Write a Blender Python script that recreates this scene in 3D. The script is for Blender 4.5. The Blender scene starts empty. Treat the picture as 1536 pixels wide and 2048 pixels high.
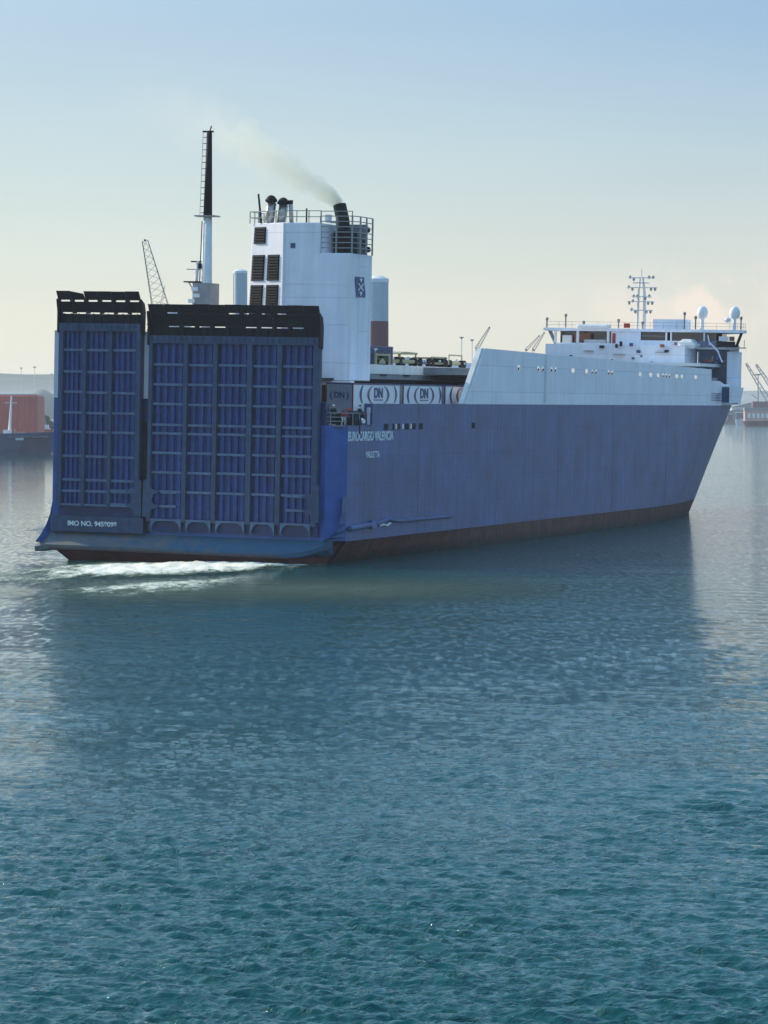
import bpy, bmesh, math, random
import numpy as np
from math import radians as rad, sin, cos, pi, atan
from mathutils import Vector, Matrix
random.seed(7)
S = bpy.context.scene
COL = S.collection

# ------------------------------------------------------------------ camera
CAM_H = 13.5
cd = bpy.data.cameras.new('camera'); cam = bpy.data.objects.new('camera', cd); COL.objects.link(cam)
cd.sensor_fit = 'HORIZONTAL'; cd.sensor_width = 36.0
cd.lens = 36.0 * 6400.0 / 1536.0
cd.clip_start = 0.5; cd.clip_end = 40000
cam.location = (0, 0, CAM_H)
cam.rotation_euler = (pi / 2 - atan(204 / 6400.0), 0, 0)
S.camera = cam
S.render.resolution_x = 768; S.render.resolution_y = 1024

# ------------------------------------------------------------------ sky, sun, exposure
SUN_AZ, SUN_EL = rad(-60), rad(27)          # azimuth from the view axis (+Y), negative = left
W = bpy.data.worlds.new('World'); S.world = W; W.use_nodes = True
nt = W.node_tree; nt.nodes.clear()
def N(t, typ, **kw):
    n = t.nodes.new(typ)
    for k, v in kw.items(): setattr(n, k, v)
    return n
out = N(nt, 'ShaderNodeOutputWorld'); bg = N(nt, 'ShaderNodeBackground')
sky = N(nt, 'ShaderNodeTexSky', sky_type='NISHITA')
sky.sun_disc = False; sky.sun_elevation = SUN_EL; sky.sun_rotation = SUN_AZ
sky.altitude = 0; sky.air_density = 1.0; sky.dust_density = 1.2; sky.ozone_density = 1.6
tc = N(nt, 'ShaderNodeTexCoord')
sep = N(nt, 'ShaderNodeSeparateXYZ'); nt.links.new(tc.outputs['Generated'], sep.inputs[0])
def math_node(t, op, a, b=None, c=None, clamp=False):
    n = N(t, 'ShaderNodeMath', operation=op); n.use_clamp = clamp
    for i, v in enumerate((a, b, c)):
        if v is None: continue
        if isinstance(v, (int, float)): n.inputs[i].default_value = v
        else: t.links.new(v, n.inputs[i])
    return n.outputs[0]
# low bank of pinkish cloud far away, broken up by noise
def cloud_mask(az, el, raz, rel, lo, hi):
    d = Vector((sin(az) * cos(el), cos(az) * cos(el), sin(el)))
    e = Vector((cos(az), -sin(az), 0))
    dx = N(nt, 'ShaderNodeVectorMath', operation='DOT_PRODUCT'); dx.inputs[1].default_value = e
    nt.links.new(tc.outputs['Generated'], dx.inputs[0])
    nz = N(nt, 'ShaderNodeTexNoise'); nz.inputs['Scale'].default_value = 60; nz.inputs['Detail'].default_value = 4
    nt.links.new(tc.outputs['Generated'], nz.inputs['Vector'])
    nn = math_node(nt, 'SUBTRACT', nz.outputs['Fac'], 0.5)
    u = math_node(nt, 'DIVIDE', dx.outputs['Value'], raz)
    v = math_node(nt, 'DIVIDE', math_node(nt, 'SUBTRACT', sep.outputs['Z'], sin(el)), rel)
    u = math_node(nt, 'ADD', u, math_node(nt, 'MULTIPLY', nn, 2.4))
    v = math_node(nt, 'ADD', v, math_node(nt, 'MULTIPLY', nn, 3.0))
    r = math_node(nt, 'SQRT', math_node(nt, 'ADD', math_node(nt, 'MULTIPLY', u, u), math_node(nt, 'MULTIPLY', v, v)))
    fr = math_node(nt, 'SUBTRACT', 1.0, r, clamp=True)
    front = math_node(nt, 'GREATER_THAN', sep.outputs['Y'], 0.0)
    m = N(nt, 'ShaderNodeMapRange', interpolation_type='SMOOTHSTEP')
    m.inputs['From Min'].default_value = lo; m.inputs['From Max'].default_value = hi
    nt.links.new(fr, m.inputs['Value'])
    return math_node(nt, 'MULTIPLY', m.outputs[0], front)
c1 = cloud_mask(rad(5.75), rad(1.85), 0.015, 0.0105, 0.08, 0.55)
c2 = cloud_mask(rad(5.0), rad(1.7), 0.05, 0.017, 0.05, 0.8)
cm = math_node(nt, 'MAXIMUM', math_node(nt, 'MULTIPLY', c1, 0.75), math_node(nt, 'MULTIPLY', c2, 0.45))
# hazy summer sky: the Nishita sky veiled by thin haze, warmer and paler towards the horizon and towards the sun
def ramp_node(stops):
    r = N(nt, 'ShaderNodeValToRGB'); r.color_ramp.interpolation = 'EASE'
    el = r.color_ramp.elements
    while len(el) > 1: el.remove(el[-1])
    el[0].position = stops[0][0]; el[0].color = (*stops[0][1], 1)
    for p, c in stops[1:]: e = el.new(p); e.color = (*c, 1)
    r.color_ramp.interpolation = 'LINEAR'
    nt.links.new(math_node(nt, 'SQRT', math_node(nt, 'MAXIMUM', sep.outputs['Z'], 0.0)), r.inputs[0]); return r.outputs[0]
sq = math.sqrt
rA = ramp_node([(0,(.56,.53,.455)),(sq(.03),(.515,.51,.465)),(sq(.058),(.405,.455,.46)),(sq(.085),(.30,.405,.475)),(sq(.12),(.19,.31,.475)),(sq(.3),(.22,.44,.72)),(1,(.18,.38,.68))])
rB = ramp_node([(0,(.62,.60,.50)),(sq(.03),(.56,.57,.50)),(sq(.06),(.44,.51,.495)),(sq(.085),(.385,.475,.51)),(sq(.12),(.315,.425,.51)),(sq(.3),(.30,.50,.75)),(1,(.20,.40,.69))])
dv = N(nt, 'ShaderNodeVectorMath', operation='DOT_PRODUCT'); dv.inputs[1].default_value = (sin(SUN_AZ), cos(SUN_AZ), 0)
nt.links.new(tc.outputs['Generated'], dv.inputs[0])
mz = N(nt, 'ShaderNodeMapRange', interpolation_type='SMOOTHSTEP'); nt.links.new(dv.outputs['Value'], mz.inputs['Value'])
mz.inputs['From Min'].default_value = 0.26; mz.inputs['From Max'].default_value = 0.68
mixh = N(nt, 'ShaderNodeMix', data_type='RGBA'); nt.links.new(rA, mixh.inputs[6]); nt.links.new(rB, mixh.inputs[7]); nt.links.new(mz.outputs[0], mixh.inputs[0])
gain = N(nt, 'ShaderNodeVectorMath', operation='SCALE'); nt.links.new(mixh.outputs[2], gain.inputs[0]); gain.inputs['Scale'].default_value = 10.0
cz = N(nt, 'ShaderNodeTexNoise'); cz.inputs['Scale'].default_value = 1.0; cz.inputs['Detail'].default_value = 5; cz.inputs['Roughness'].default_value = .6
czm = N(nt, 'ShaderNodeMapping'); czm.inputs['Scale'].default_value = (7, 7, 34); nt.links.new(tc.outputs['Generated'], czm.inputs[0]); nt.links.new(czm.outputs[0], cz.inputs['Vector'])
czr = N(nt, 'ShaderNodeMapRange'); nt.links.new(cz.outputs['Fac'], czr.inputs['Value']); czr.inputs['From Min'].default_value = .3; czr.inputs['From Max'].default_value = .7
czr.inputs['To Min'].default_value = 9.8; czr.inputs['To Max'].default_value = 10.25; nt.links.new(czr.outputs[0], gain.inputs['Scale'])
mixn = N(nt, 'ShaderNodeMix', data_type='RGBA'); nt.links.new(sky.outputs[0], mixn.inputs[6]); nt.links.new(gain.outputs[0], mixn.inputs[7]); mixn.inputs[0].default_value = 0.85
mixc = N(nt, 'ShaderNodeMix', data_type='RGBA'); nt.links.new(mixn.outputs[2], mixc.inputs[6])
mixc.inputs[7].default_value = (6.6, 5.7, 5.0, 1); nt.links.new(cm, mixc.inputs[0])
nt.links.new(mixc.outputs[2], bg.inputs[0]); bg.inputs[1].default_value = 0.1
nt.links.new(bg.outputs[0], out.inputs[0])

sl = bpy.data.lights.new('sun', 'SUN'); sl.energy = 3.6; sl.angle = rad(0.6); sl.color = (1.0, 0.90, 0.74)
so = bpy.data.objects.new('sun', sl); COL.objects.link(so)
sd = Vector((sin(SUN_AZ) * cos(SUN_EL), cos(SUN_AZ) * cos(SUN_EL), sin(SUN_EL)))
so.rotation_euler = sd.to_track_quat('Z', 'Y').to_euler(); so.location = (-60, 100, 90)
S.view_settings.view_transform = 'Standard'; S.view_settings.look = 'None'
S.view_settings.exposure = 0.58; S.view_settings.gamma = 1.0; S.view_settings.use_curve_mapping = False
S.render.engine = 'CYCLES'
S.cycles.volume_bounces = 6

# ------------------------------------------------------------------ helpers
def tag(o, label=None, cat=None, group=None, kind=None):
    if label: o['label'] = label
    if cat: o['category'] = cat
    if group: o['group'] = group
    if kind: o['kind'] = kind
    return o
class MB:
    def __init__(s): s.v = []; s.f = []
    def box(s, x0, x1, y0, y1, z0, z1):
        b = len(s.v)
        s.v += [(x0,y0,z0),(x1,y0,z0),(x1,y1,z0),(x0,y1,z0),(x0,y0,z1),(x1,y0,z1),(x1,y1,z1),(x0,y1,z1)]
        s.f += [tuple(b+i for i in q) for q in ((0,3,2,1),(4,5,6,7),(0,1,5,4),(1,2,6,5),(2,3,7,6),(3,0,4,7))]
        return s
    def hexa(s, lo, hi):                 # lower and upper rings of four points
        b = len(s.v); s.v += list(lo) + list(hi)
        s.f += [tuple(b+i for i in q) for q in ((0,3,2,1),(4,5,6,7),(0,1,5,4),(1,2,6,5),(2,3,7,6),(3,0,4,7))]
        return s
    def prism(s, poly, axis, a, c):      # poly in the two other axes, extruded a..c along axis
        b = len(s.v); n = len(poly)
        for w in (a, c):
            for p in poly:
                s.v.append({'x': (w, p[0], p[1]), 'y': (p[0], w, p[1]), 'z': (p[0], p[1], w)}[axis])
        s.f.append(tuple(b + i for i in range(n))[::-1]); s.f.append(tuple(b + n + i for i in range(n)))
        for i in range(n):
            j = (i + 1) % n; s.f.append((b+i, b+j, b+n+j, b+n+i))
        return s
    def tube(s, pts, r, n=6, cap=True):
        pts = [Vector(p) for p in pts]; b0 = len(s.v)
        rr = r if isinstance(r, (list, tuple)) else [r] * len(pts)
        for i, p in enumerate(pts):
            d = (pts[min(i+1, len(pts)-1)] - pts[max(i-1, 0)]).normalized()
            up = Vector((0,0,1)) if abs(d.z) < 0.9 else Vector((1,0,0))
            a = d.cross(up).normalized(); c = a.cross(d)
            for k in range(n):
                t = 2*pi*(k+.5)/n; q = p + (a*cos(t) + c*sin(t)) * rr[i]; s.v.append(tuple(q))
        for i in range(len(pts)-1):
            for k in range(n):
                l = (k+1) % n; a = b0+i*n; s.f.append((a+k, a+l, a+n+l, a+n+k))
        if cap:
            s.f.append(tuple(b0+k for k in range(n))[::-1]); s.f.append(tuple(b0+(len(pts)-1)*n+k for k in range(n)))
        return s
    def lathe(s, prof, c=(0,0,0), n=14):
        b0 = len(s.v)
        for r, z in prof:
            for k in range(n):
                t = 2*pi*k/n; s.v.append((c[0]+r*cos(t), c[1]+r*sin(t), c[2]+z))
        for i in range(len(prof)-1):
            for k in range(n):
                l = (k+1) % n; a = b0+i*n; s.f.append((a+k, a+l, a+n+l, a+n+k))
        s.f.append(tuple(b0+k for k in range(n))[::-1]); s.f.append(tuple(b0+(len(prof)-1)*n+k for k in range(n)))
        return s
    def build(s, name, mat, parent=None, bevel=0, smooth=False, label=None):
        me = bpy.data.meshes.new(name); me.from_pydata(s.v, [], s.f); me.update()
        bm = bmesh.new(); bm.from_mesh(me); bmesh.ops.recalc_face_normals(bm, faces=bm.faces); bm.to_mesh(me); bm.free()
        me.materials.append(mat)
        if smooth:
            for p in me.polygons: p.use_smooth = True
        o = bpy.data.objects.new(name, me); COL.objects.link(o)
        if parent: o.parent = parent
        if bevel:
            m = o.modifiers.new('bevel', 'BEVEL'); m.width = bevel; m.segments = 1; m.limit_method = 'ANGLE'
        if label: o['label'] = label
        return o
def bx(name, mat, parent, *a, **k): return MB().box(*a).build(name, mat, parent, **k)
def empty(name, loc=(0,0,0), rot=(0,0,0)):
    o = bpy.data.objects.new(name, None); COL.objects.link(o); o.location = loc; o.rotation_euler = rot; return o
def inst(src, loc, parent, name=None, scale=None):   # another piece sharing the mesh
    o = src.copy(); COL.objects.link(o); o.parent = parent; o.location = loc
    if scale: o.scale = scale
    return o
def copy_thing(o, parent=None):
    c = o.copy(); COL.objects.link(c); c.parent = parent
    for ch in [x for x in bpy.data.objects if x.parent == o]: copy_thing(ch, c)
    return c

# ------------------------------------------------------------------ materials
def mat(name, col, rough=0.5, metal=0.0, noise=0.12, nscale=0.6, streak=0.0, rust=0.0, bump=0.0, bscale=4.0, spec=0.5, seams=None, rustcol=(0.11,0.045,0.02), emit=None):
    m = bpy.data.materials.new(name); m.use_nodes = True; t = m.node_tree; b = t.nodes['Principled BSDF']
    b.inputs['Roughness'].default_value = rough; b.inputs['Metallic'].default_value = metal
    b.inputs['Specular IOR Level'].default_value = spec
    tcn = N(t, 'ShaderNodeTexCoord'); co = tcn.outputs['Object']
    n1 = N(t, 'ShaderNodeTexNoise'); n1.inputs['Scale'].default_value = nscale; n1.inputs['Detail'].default_value = 7; n1.inputs['Roughness'].default_value = 0.62
    t.links.new(co, n1.inputs['Vector'])
    mr = N(t, 'ShaderNodeMapRange'); mr.inputs['From Min'].default_value = 0.25; mr.inputs['From Max'].default_value = 0.75
    mr.inputs['To Min'].default_value = 1 - noise*1.6; mr.inputs['To Max'].default_value = 1 + noise*1.6
    t.links.new(n1.outputs['Fac'], mr.inputs['Value']); f = mr.outputs[0]
    if streak:
        mp = N(t, 'ShaderNodeMapping'); mp.inputs['Scale'].default_value = (1.6, 1.6, 0.07); t.links.new(co, mp.inputs[0])
        n2 = N(t, 'ShaderNodeTexNoise'); n2.inputs['Scale'].default_value = 1.0; n2.inputs['Detail'].default_value = 6; t.links.new(mp.outputs[0], n2.inputs['Vector'])
        m2 = N(t, 'ShaderNodeMapRange'); m2.inputs['From Min'].default_value = 0.3; m2.inputs['From Max'].default_value = 0.7
        m2.inputs['To Min'].default_value = 1 - streak; m2.inputs['To Max'].default_value = 1 + streak
        t.links.new(n2.outputs['Fac'], m2.inputs['Value']); f = math_node(t, 'MULTIPLY', f, m2.outputs[0])
    mx = N(t, 'ShaderNodeMix', data_type='RGBA', blend_type='MULTIPLY'); mx.inputs[0].default_value = 1
    mx.inputs[6].default_value = (*col, 1); t.links.new(f, mx.inputs[7]); colout = mx.outputs[2]
    if seams:
        br = N(t, 'ShaderNodeTexBrick'); br.offset = 0.5
        mp = N(t, 'ShaderNodeMapping'); mp.inputs['Rotation'].default_value = seams[2] if len(seams) > 2 else (pi/2, 0, 0)
        t.links.new(co, mp.inputs[0]); t.links.new(mp.outputs[0], br.inputs['Vector'])
        br.inputs['Scale'].default_value = 1; br.inputs['Brick Width'].default_value = seams[0]; br.inputs['Row Height'].default_value = seams[1]
        br.inputs['Mortar Size'].default_value = 0.035; br.inputs['Mortar Smooth'].default_value = 0.3
        br.inputs['Color1'].default_value = (1,1,1,1); br.inputs['Color2'].default_value = (.93,.94,.95,1); br.inputs['Mortar'].default_value = (.70,.72,.76,1)
        mz = N(t, 'ShaderNodeMix', data_type='RGBA', blend_type='MULTIPLY'); mz.inputs[0].default_value = 1
        t.links.new(colout, mz.inputs[6]); t.links.new(br.outputs['Color'], mz.inputs[7]); colout = mz.outputs[2]
    if rust:
        mp = N(t, 'ShaderNodeMapping'); mp.inputs['Scale'].default_value = (1.0, 1.0, 0.22); t.links.new(co, mp.inputs[0])
        n3 = N(t, 'ShaderNodeTexNoise'); n3.inputs['Scale'].default_value = 0.9; n3.inputs['Detail'].default_value = 9; n3.inputs['Roughness'].default_value = 0.72; t.links.new(mp.outputs[0], n3.inputs['Vector'])
        m3 = N(t, 'ShaderNodeMapRange'); m3.inputs['From Min'].default_value = 0.70 - rust*0.35; m3.inputs['From Max'].default_value = 0.80 - rust*0.25
        t.links.new(n3.outputs['Fac'], m3.inputs['Value'])
        mr3 = N(t, 'ShaderNodeMix', data_type='RGBA'); t.links.new(math_node(t, 'MULTIPLY', m3.outputs[0], 0.75), mr3.inputs[0])
        t.links.new(colout, mr3.inputs[6]); mr3.inputs[7].default_value = (*rustcol, 1); colout = mr3.outputs[2]
    t.links.new(colout, b.inputs['Base Color'])
    if bump:
        nb = N(t, 'ShaderNodeTexNoise'); nb.inputs['Scale'].default_value = bscale; nb.inputs['Detail'].default_value = 4; t.links.new(co, nb.inputs['Vector'])
        bp = N(t, 'ShaderNodeBump'); bp.inputs['Strength'].default_value = 0.6; bp.inputs['Distance'].default_value = bump
        t.links.new(nb.outputs['Fac'], bp.inputs['Height']); t.links.new(bp.outputs[0], b.inputs['Normal'])
    if emit:
        b.inputs['Emission Color'].default_value = (*emit[0], 1); b.inputs['Emission Strength'].default_value = emit[1]
    return m
M = {}
M['hull']   = mat('hull_blue', (0.052,0.108,0.255), 0.5, noise=0.24, nscale=0.22, streak=0.18, rust=0.30, rustcol=(0.085,0.085,0.12), bump=0.03, bscale=0.5, seams=(9.0,2.4))
M['hullb']  = mat('stern_blue', (0.03,0.10,0.34), 0.45, noise=0.15, streak=0.12)
M['boot']   = mat('red_antifouling', (0.11,0.038,0.030), 0.7, noise=0.3, nscale=0.5, streak=0.3, rust=0.6, rustcol=(0.15,0.08,0.05))
M['white']  = mat('ship_white_paint', (0.90,0.89,0.92), 0.5, noise=0.05, nscale=0.3, streak=0.06, rust=0.16, rustcol=(0.50,0.42,0.38), seams=(8.0,2.6))
M['white2'] = mat('ship_white_paint_aft', (0.90,0.89,0.92), 0.5, noise=0.06, nscale=0.3, streak=0.08, rust=0.14, rustcol=(0.50,0.44,0.40), seams=(6.0,2.7,(pi/2,0,pi/2)))
M['cream']  = mat('weathered_cream', (0.78,0.76,0.70), 0.5, noise=0.08, streak=0.1, rust=0.1)
M['rblue']  = mat('ramp_blue', (0.007,0.025,0.10), 0.4, noise=0.28, nscale=1.1, streak=0.22, rust=0.06)
M['rchan']  = mat('ramp_channel_blue', (0.014,0.047,0.19), 0.4, noise=0.28, nscale=1.4, streak=0.22)
M['rib']    = mat('ramp_rib_worn', (0.034,0.064,0.125), 0.6, noise=0.22, nscale=1.2, streak=0.2, rust=0.22, rustcol=(0.05,0.045,0.035))
M['bar']    = mat('crossbar_worn_blue', (0.085,0.145,0.24), 0.5, noise=0.2, nscale=1.2, rust=0.1, rustcol=(0.06,0.06,0.06))
M['flap']   = mat('ramp_flap_black', (0.006,0.006,0.010), 0.6, spec=0.25, noise=0.35, nscale=1.0, rust=0.2, rustcol=(0.05,0.03,0.025))
M['ledge']  = mat('stern_ledge_worn', (0.045,0.125,0.215), 0.6, noise=0.25, nscale=0.5, rust=0.75, rustcol=(0.12,0.12,0.12))
M['black']  = mat('soot_black', (0.005,0.006,0.009), 0.7, noise=0.3, spec=0.2)
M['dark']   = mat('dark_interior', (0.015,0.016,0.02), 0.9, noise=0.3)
M['grey']   = mat('deck_grey', (0.22,0.23,0.24), 0.7, noise=0.15, nscale=1.5, rust=0.1)
M['steel']  = mat('rail_grey', (0.30,0.30,0.29), 0.5, noise=0.15, rust=0.15)
M['stain']  = mat('stainless_pipe', (0.42,0.38,0.33), 0.3, metal=0.8, noise=0.15, rust=0.15)
M['glass']  = mat('dark_window', (0.012,0.014,0.022), 0.08, noise=0.1, spec=0.8)
M['lite']   = mat('white_fitting', (0.80,0.80,0.78), 0.4, noise=0.04)
M['letter'] = mat('white_lettering', (0.72,0.76,0.78), 0.6, noise=0.15, nscale=2.0)
M['navy']   = mat('navy_emblem', (0.02,0.05,0.20), 0.5)
M['orange'] = mat('orange_fitting', (0.55,0.12,0.035), 0.5, noise=0.15)
M['rorange']= mat('faded_rescue_orange', (0.30,0.09,0.05), 0.5, noise=0.25)
M['red']    = mat('red_cloth', (0.50,0.03,0.02), 0.8)
M['skin']   = mat('skin', (0.45,0.27,0.18), 0.6)
M['cloth']  = mat('dark_workwear', (0.018,0.024,0.045), 0.9, noise=0.2, nscale=5)
M['trail']  = mat('trailer_white', (0.88,0.88,0.89), 0.45, noise=0.05, nscale=0.8)
M['tdoor']  = mat('trailer_door_grey', (0.27,0.29,0.33), 0.5, noise=0.10)
M['tframe'] = mat('trailer_frame_red', (0.16,0.03,0.03), 0.5, noise=0.2)
M['port']   = mat('porthole_glass', (0.95,0.95,0.93), 0.15, metal=1.0, noise=0.02)
M['logo']   = mat('logo_dark_blue', (0.05,0.06,0.16), 0.5)
M['logor']  = mat('logo_plum', (0.16,0.06,0.12), 0.5)
M['olive']  = mat('olive_paint', (0.34,0.32,0.15), 0.5, noise=0.2, nscale=2)
M['yellow'] = mat('pale_yellow_paint', (0.50,0.42,0.22), 0.5, noise=0.15, nscale=2)
M['cblue']  = mat('container_blue', (0.04,0.06,0.16), 0.5, noise=0.15, rust=0.1)
M['maroon'] = mat('maroon_steel', (0.66,0.13,0.09), 0.6, noise=0.12, nscale=0.08, streak=0.15)
M['fnavy']  = mat('far_hull_navy', (0.025,0.055,0.13), 0.5, noise=0.15, nscale=0.2)
M['pink']   = mat('salmon_paint', (0.55,0.30,0.24), 0.6, noise=0.12, nscale=0.3)
M['plum']   = mat('plum_red_paint', (0.17,0.05,0.06), 0.6, noise=0.12, nscale=0.3)
M['crane']  = mat('crane_grey', (0.22,0.22,0.21), 0.6, noise=0.1)
M['rock']   = mat('hill_scrub', (0.10,0.12,0.09), 0.95, noise=0.35, nscale=0.012, rust=0.4, rustcol=(0.22,0.20,0.17))
M['tree']   = mat('dark_foliage', (0.035,0.055,0.03), 0.95, noise=0.4, nscale=0.15)
M['quay']   = mat('quay_concrete', (0.30,0.29,0.27), 0.9, noise=0.2, nscale=0.05)
M['silow']  = mat('silo_pale', (0.50,0.54,0.58), 0.6, noise=0.05, streak=0.05)
M['silor']  = mat('silo_red', (0.20,0.065,0.07), 0.6, noise=0.08)
M['count']  = mat('stern_counter_red', (0.13,0.035,0.03), 0.6, noise=0.3, rust=0.4, rustcol=(0.06,0.03,0.025))
M['rorange2'] = mat('rusty_edge', (0.13,0.06,0.05), 0.8, noise=0.35, nscale=1.5, rust=0.5)
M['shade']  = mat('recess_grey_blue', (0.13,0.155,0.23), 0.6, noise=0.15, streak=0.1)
M['rope']   = mat('rope', (0.20,0.17,0.13), 0.9)

# ------------------------------------------------------------------ water
# one sheet from under the camera to the horizon; swell and ripples are real displacement where it is near enough to be seen
rng = np.random.RandomState(3)
WAVES = []
for i in range(100):
    lam = 0.24 * (4.2 / 0.24) ** (i / 99.0) * rng.uniform(0.92, 1.08)
    a = rng.normal(0.42, 0.34) if rng.rand() > .14 else rng.uniform(-1.4, 1.4)
    k = 2 * pi / lam
    WAVES.append((k * sin(a), k * cos(a), lam, rng.uniform(0, 2 * pi)))
def calm(x, y):
    """wind ripples are liveliest in the open near water, and die down in the lee of the ships"""
    r = np.hypot(x, y)
    c = 1.0 - 0.75 * np.clip((r - 105) / 110, 0, 1)
    wob = 3.0 * np.sin(y * 0.11) + 2.0 * np.sin(y * 0.37 + x * .2)
    c *= 1.0 - 0.55 * np.clip((-x - 10.5 - 0.085 * (y - 120) + wob) / 7.0, 0, 1) * np.clip((y - 60) / 60, 0, 1)     # smooth slick on the left
    c *= 1.0 - 0.45 * np.clip((x - 0.097 * y + wob) / 10.0, 0, 1) * np.clip((y - 160) / 60, 0, 1)                    # and beyond the bow
    return c
def height(x, y, spacing):
    z = np.zeros_like(x)
    gust = 0.9 + 0.22 * np.sin(x * 0.047 + 1.3 + 0.8 * np.sin(y * 0.021)) * np.sin(y * 0.033 + 0.5) + 0.18 * np.sin(x * 0.23 + y * 0.12 + 2 * np.sin(y * 0.05)) + 0.1 * np.sin(x * 0.5 - y * 0.21)
    for kx, ky, lam, ph in WAVES:
        ak = 0.080 if lam < 0.6 else 0.080 * (0.6 / lam) ** 1.05
        amp = ak * lam / (2 * pi)
        w = np.clip((lam / spacing - 2.6) / 2.6, 0, 1)
        p = kx * x + ky * y + ph + 0.7 * np.sin(0.17 * ky * x + 0.11 * kx * y + ph) + 0.5 * np.sin(0.31 * ky * y + 2 * ph)
        z += amp * w * (np.sin(p) - 0.28 * np.cos(2 * p))
    return z * gust * calm(x, y)
rr = []
pxs = 1330.0
while pxs > 480: rr.append(CAM_H * 6400 / pxs); pxs -= 1.05
while pxs > 200: rr.append(CAM_H * 6400 / pxs); pxs -= 1.5
while pxs > 60: rr.append(CAM_H * 6400 / pxs); pxs -= 1.0
while rr[-1] < 14000: rr.append(rr[-1] * 1.10)
rr = [0.5, 12, 25, 40, 52] + rr
rr = np.array(rr)
fine = np.linspace(-9.2, 9.2, 560)
ang = np.concatenate([np.linspace(-180, -9.6, 60), fine, np.linspace(9.6, 180, 60)[:-1]])
ang = np.radians(ang)
A, Rr = np.meshgrid(ang, rr)
X = Rr * np.sin(A); Y = Rr * np.cos(A)
dr = np.gradient(rr)[:, None] * np.ones_like(A)
da = np.gradient(ang)[None, :] * Rr
sp = np.maximum(np.minimum(dr * 0.9, 1e9), da)
Z = height(X, Y, sp)
Z[0, :] = 0
nr, na = X.shape
co = np.stack([X, Y, Z], -1).reshape(-1, 3)
ii, jj = np.meshgrid(np.arange(nr - 1), np.arange(na), indexing='ij')
a0 = ii * na + jj; a1 = ii * na + (jj + 1) % na
quads = np.stack([a0, a1, a1 + na, a0 + na], -1).reshape(-1, 4)[:, ::-1]
def np_mesh(name, co, quads):
    me = bpy.data.meshes.new(name)
    me.vertices.add(len(co)); me.vertices.foreach_set('co', co.astype(np.float32).ravel())
    me.loops.add(quads.size); me.loops.foreach_set('vertex_index', quads.astype(np.int32).ravel())
    me.polygons.add(len(quads)); me.polygons.foreach_set('loop_start', np.arange(0, quads.size, 4, dtype=np.int32))
    me.polygons.foreach_set('loop_total', np.full(len(quads), 4, dtype=np.int32))
    me.polygons.foreach_set('use_smooth', np.ones(len(quads), dtype=bool))
    me.update(calc_edges=True); me.validate()
    return me
wm = np_mesh('water', co, quads)
mw = bpy.data.materials.new('harbour_water'); mw.use_nodes = True; t = mw.node_tree; b = t.nodes['Principled BSDF']
tcn = N(t, 'ShaderNodeTexCoord')
def wnoise(sc, stretch, det, rough, seed=0.0, rz=0.0):
    mp = N(t, 'ShaderNodeMapping'); mp.inputs['Scale'].default_value = (sc, sc * stretch, sc); mp.inputs['Location'].default_value = (seed, seed*1.7, 0)
    mp.inputs['Rotation'].default_value = (0, 0, rz)
    t.links.new(tcn.outputs['Object'], mp.inputs[0])
    n = N(t, 'ShaderNodeTexNoise'); n.inputs['Scale'].default_value = 1; n.inputs['Detail'].default_value = det; n.inputs['Roughness'].default_value = rough
    t.links.new(mp.outputs[0], n.inputs['Vector']); return n.outputs['Fac']
nA = wnoise(2.6, 1.7, 3, 0.62, 3.1, -0.4); nB = wnoise(7.0, 1.6, 2, 0.5, 9.4, -0.3); nD = wnoise(0.75, 1.9, 6, 0.72, 12.3, -0.35); nC = wnoise(0.055, 1.7, 3, 0.55, 5.0, 0.1)
h = math_node(t, 'ADD', math_node(t, 'ADD', math_node(t, 'MULTIPLY', nA, 1.0), math_node(t, 'MULTIPLY', nB, 0.32)), math_node(t, 'MULTIPLY', nD, 2.2))
bp = N(t, 'ShaderNodeBump'); bp.inputs['Strength'].default_value = 1.0; t.links.new(h, bp.inputs['Height'])
mrn = N(t, 'ShaderNodeMapRange'); mrn.inputs['From Min'].default_value = 0.32; mrn.inputs['From Max'].default_value = 0.68
mrn.inputs['To Min'].default_value = 0.05; mrn.inputs['To Max'].default_value = 0.13; t.links.new(nC, mrn.inputs['Value'])
sxyz = N(t, 'ShaderNodeSeparateXYZ'); t.links.new(tcn.outputs['Object'], sxyz.inputs[0])
rw = math_node(t, 'SQRT', math_node(t, 'ADD', math_node(t, 'POWER', sxyz.outputs['X'], 2.0), math_node(t, 'POWER', sxyz.outputs['Y'], 2.0)))
cf = N(t, 'ShaderNodeMapRange'); t.links.new(rw, cf.inputs['Value']); cf.inputs['From Min'].default_value = 110; cf.inputs['From Max'].default_value = 300
cf.inputs['To Min'].default_value = 1.0; cf.inputs['To Max'].default_value = 1.0
def ramp01(v, a, b_):
    r_ = N(t, 'ShaderNodeMapRange'); t.links.new(v, r_.inputs['Value']); r_.inputs['From Min'].default_value = a; r_.inputs['From Max'].default_value = b_; return r_.outputs[0]
uL = math_node(t, 'SUBTRACT', math_node(t, 'MULTIPLY', sxyz.outputs['X'], -1.0), math_node(t, 'MULTIPLY', sxyz.outputs['Y'], 0.085))
nW_ = wnoise(0.12, 0.8, 3, 0.6, 1.0)
uL = math_node(t, 'ADD', uL, math_node(t, 'MULTIPLY', math_node(t, 'SUBTRACT', nW_, .5), 14.0))
sL = math_node(t, 'MULTIPLY', math_node(t, 'MULTIPLY', ramp01(uL, 0.3, 8.0), math_node(t, 'ADD', math_node(t, 'MULTIPLY', ramp01(sxyz.outputs['Y'], 55, 110), .60), math_node(t, 'MULTIPLY', ramp01(sxyz.outputs['Y'], 120, 230), .36))), 1.0)
fd = math_node(t, 'MULTIPLY', cf.outputs[0], math_node(t, 'SUBTRACT', 1.0, sL))
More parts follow.
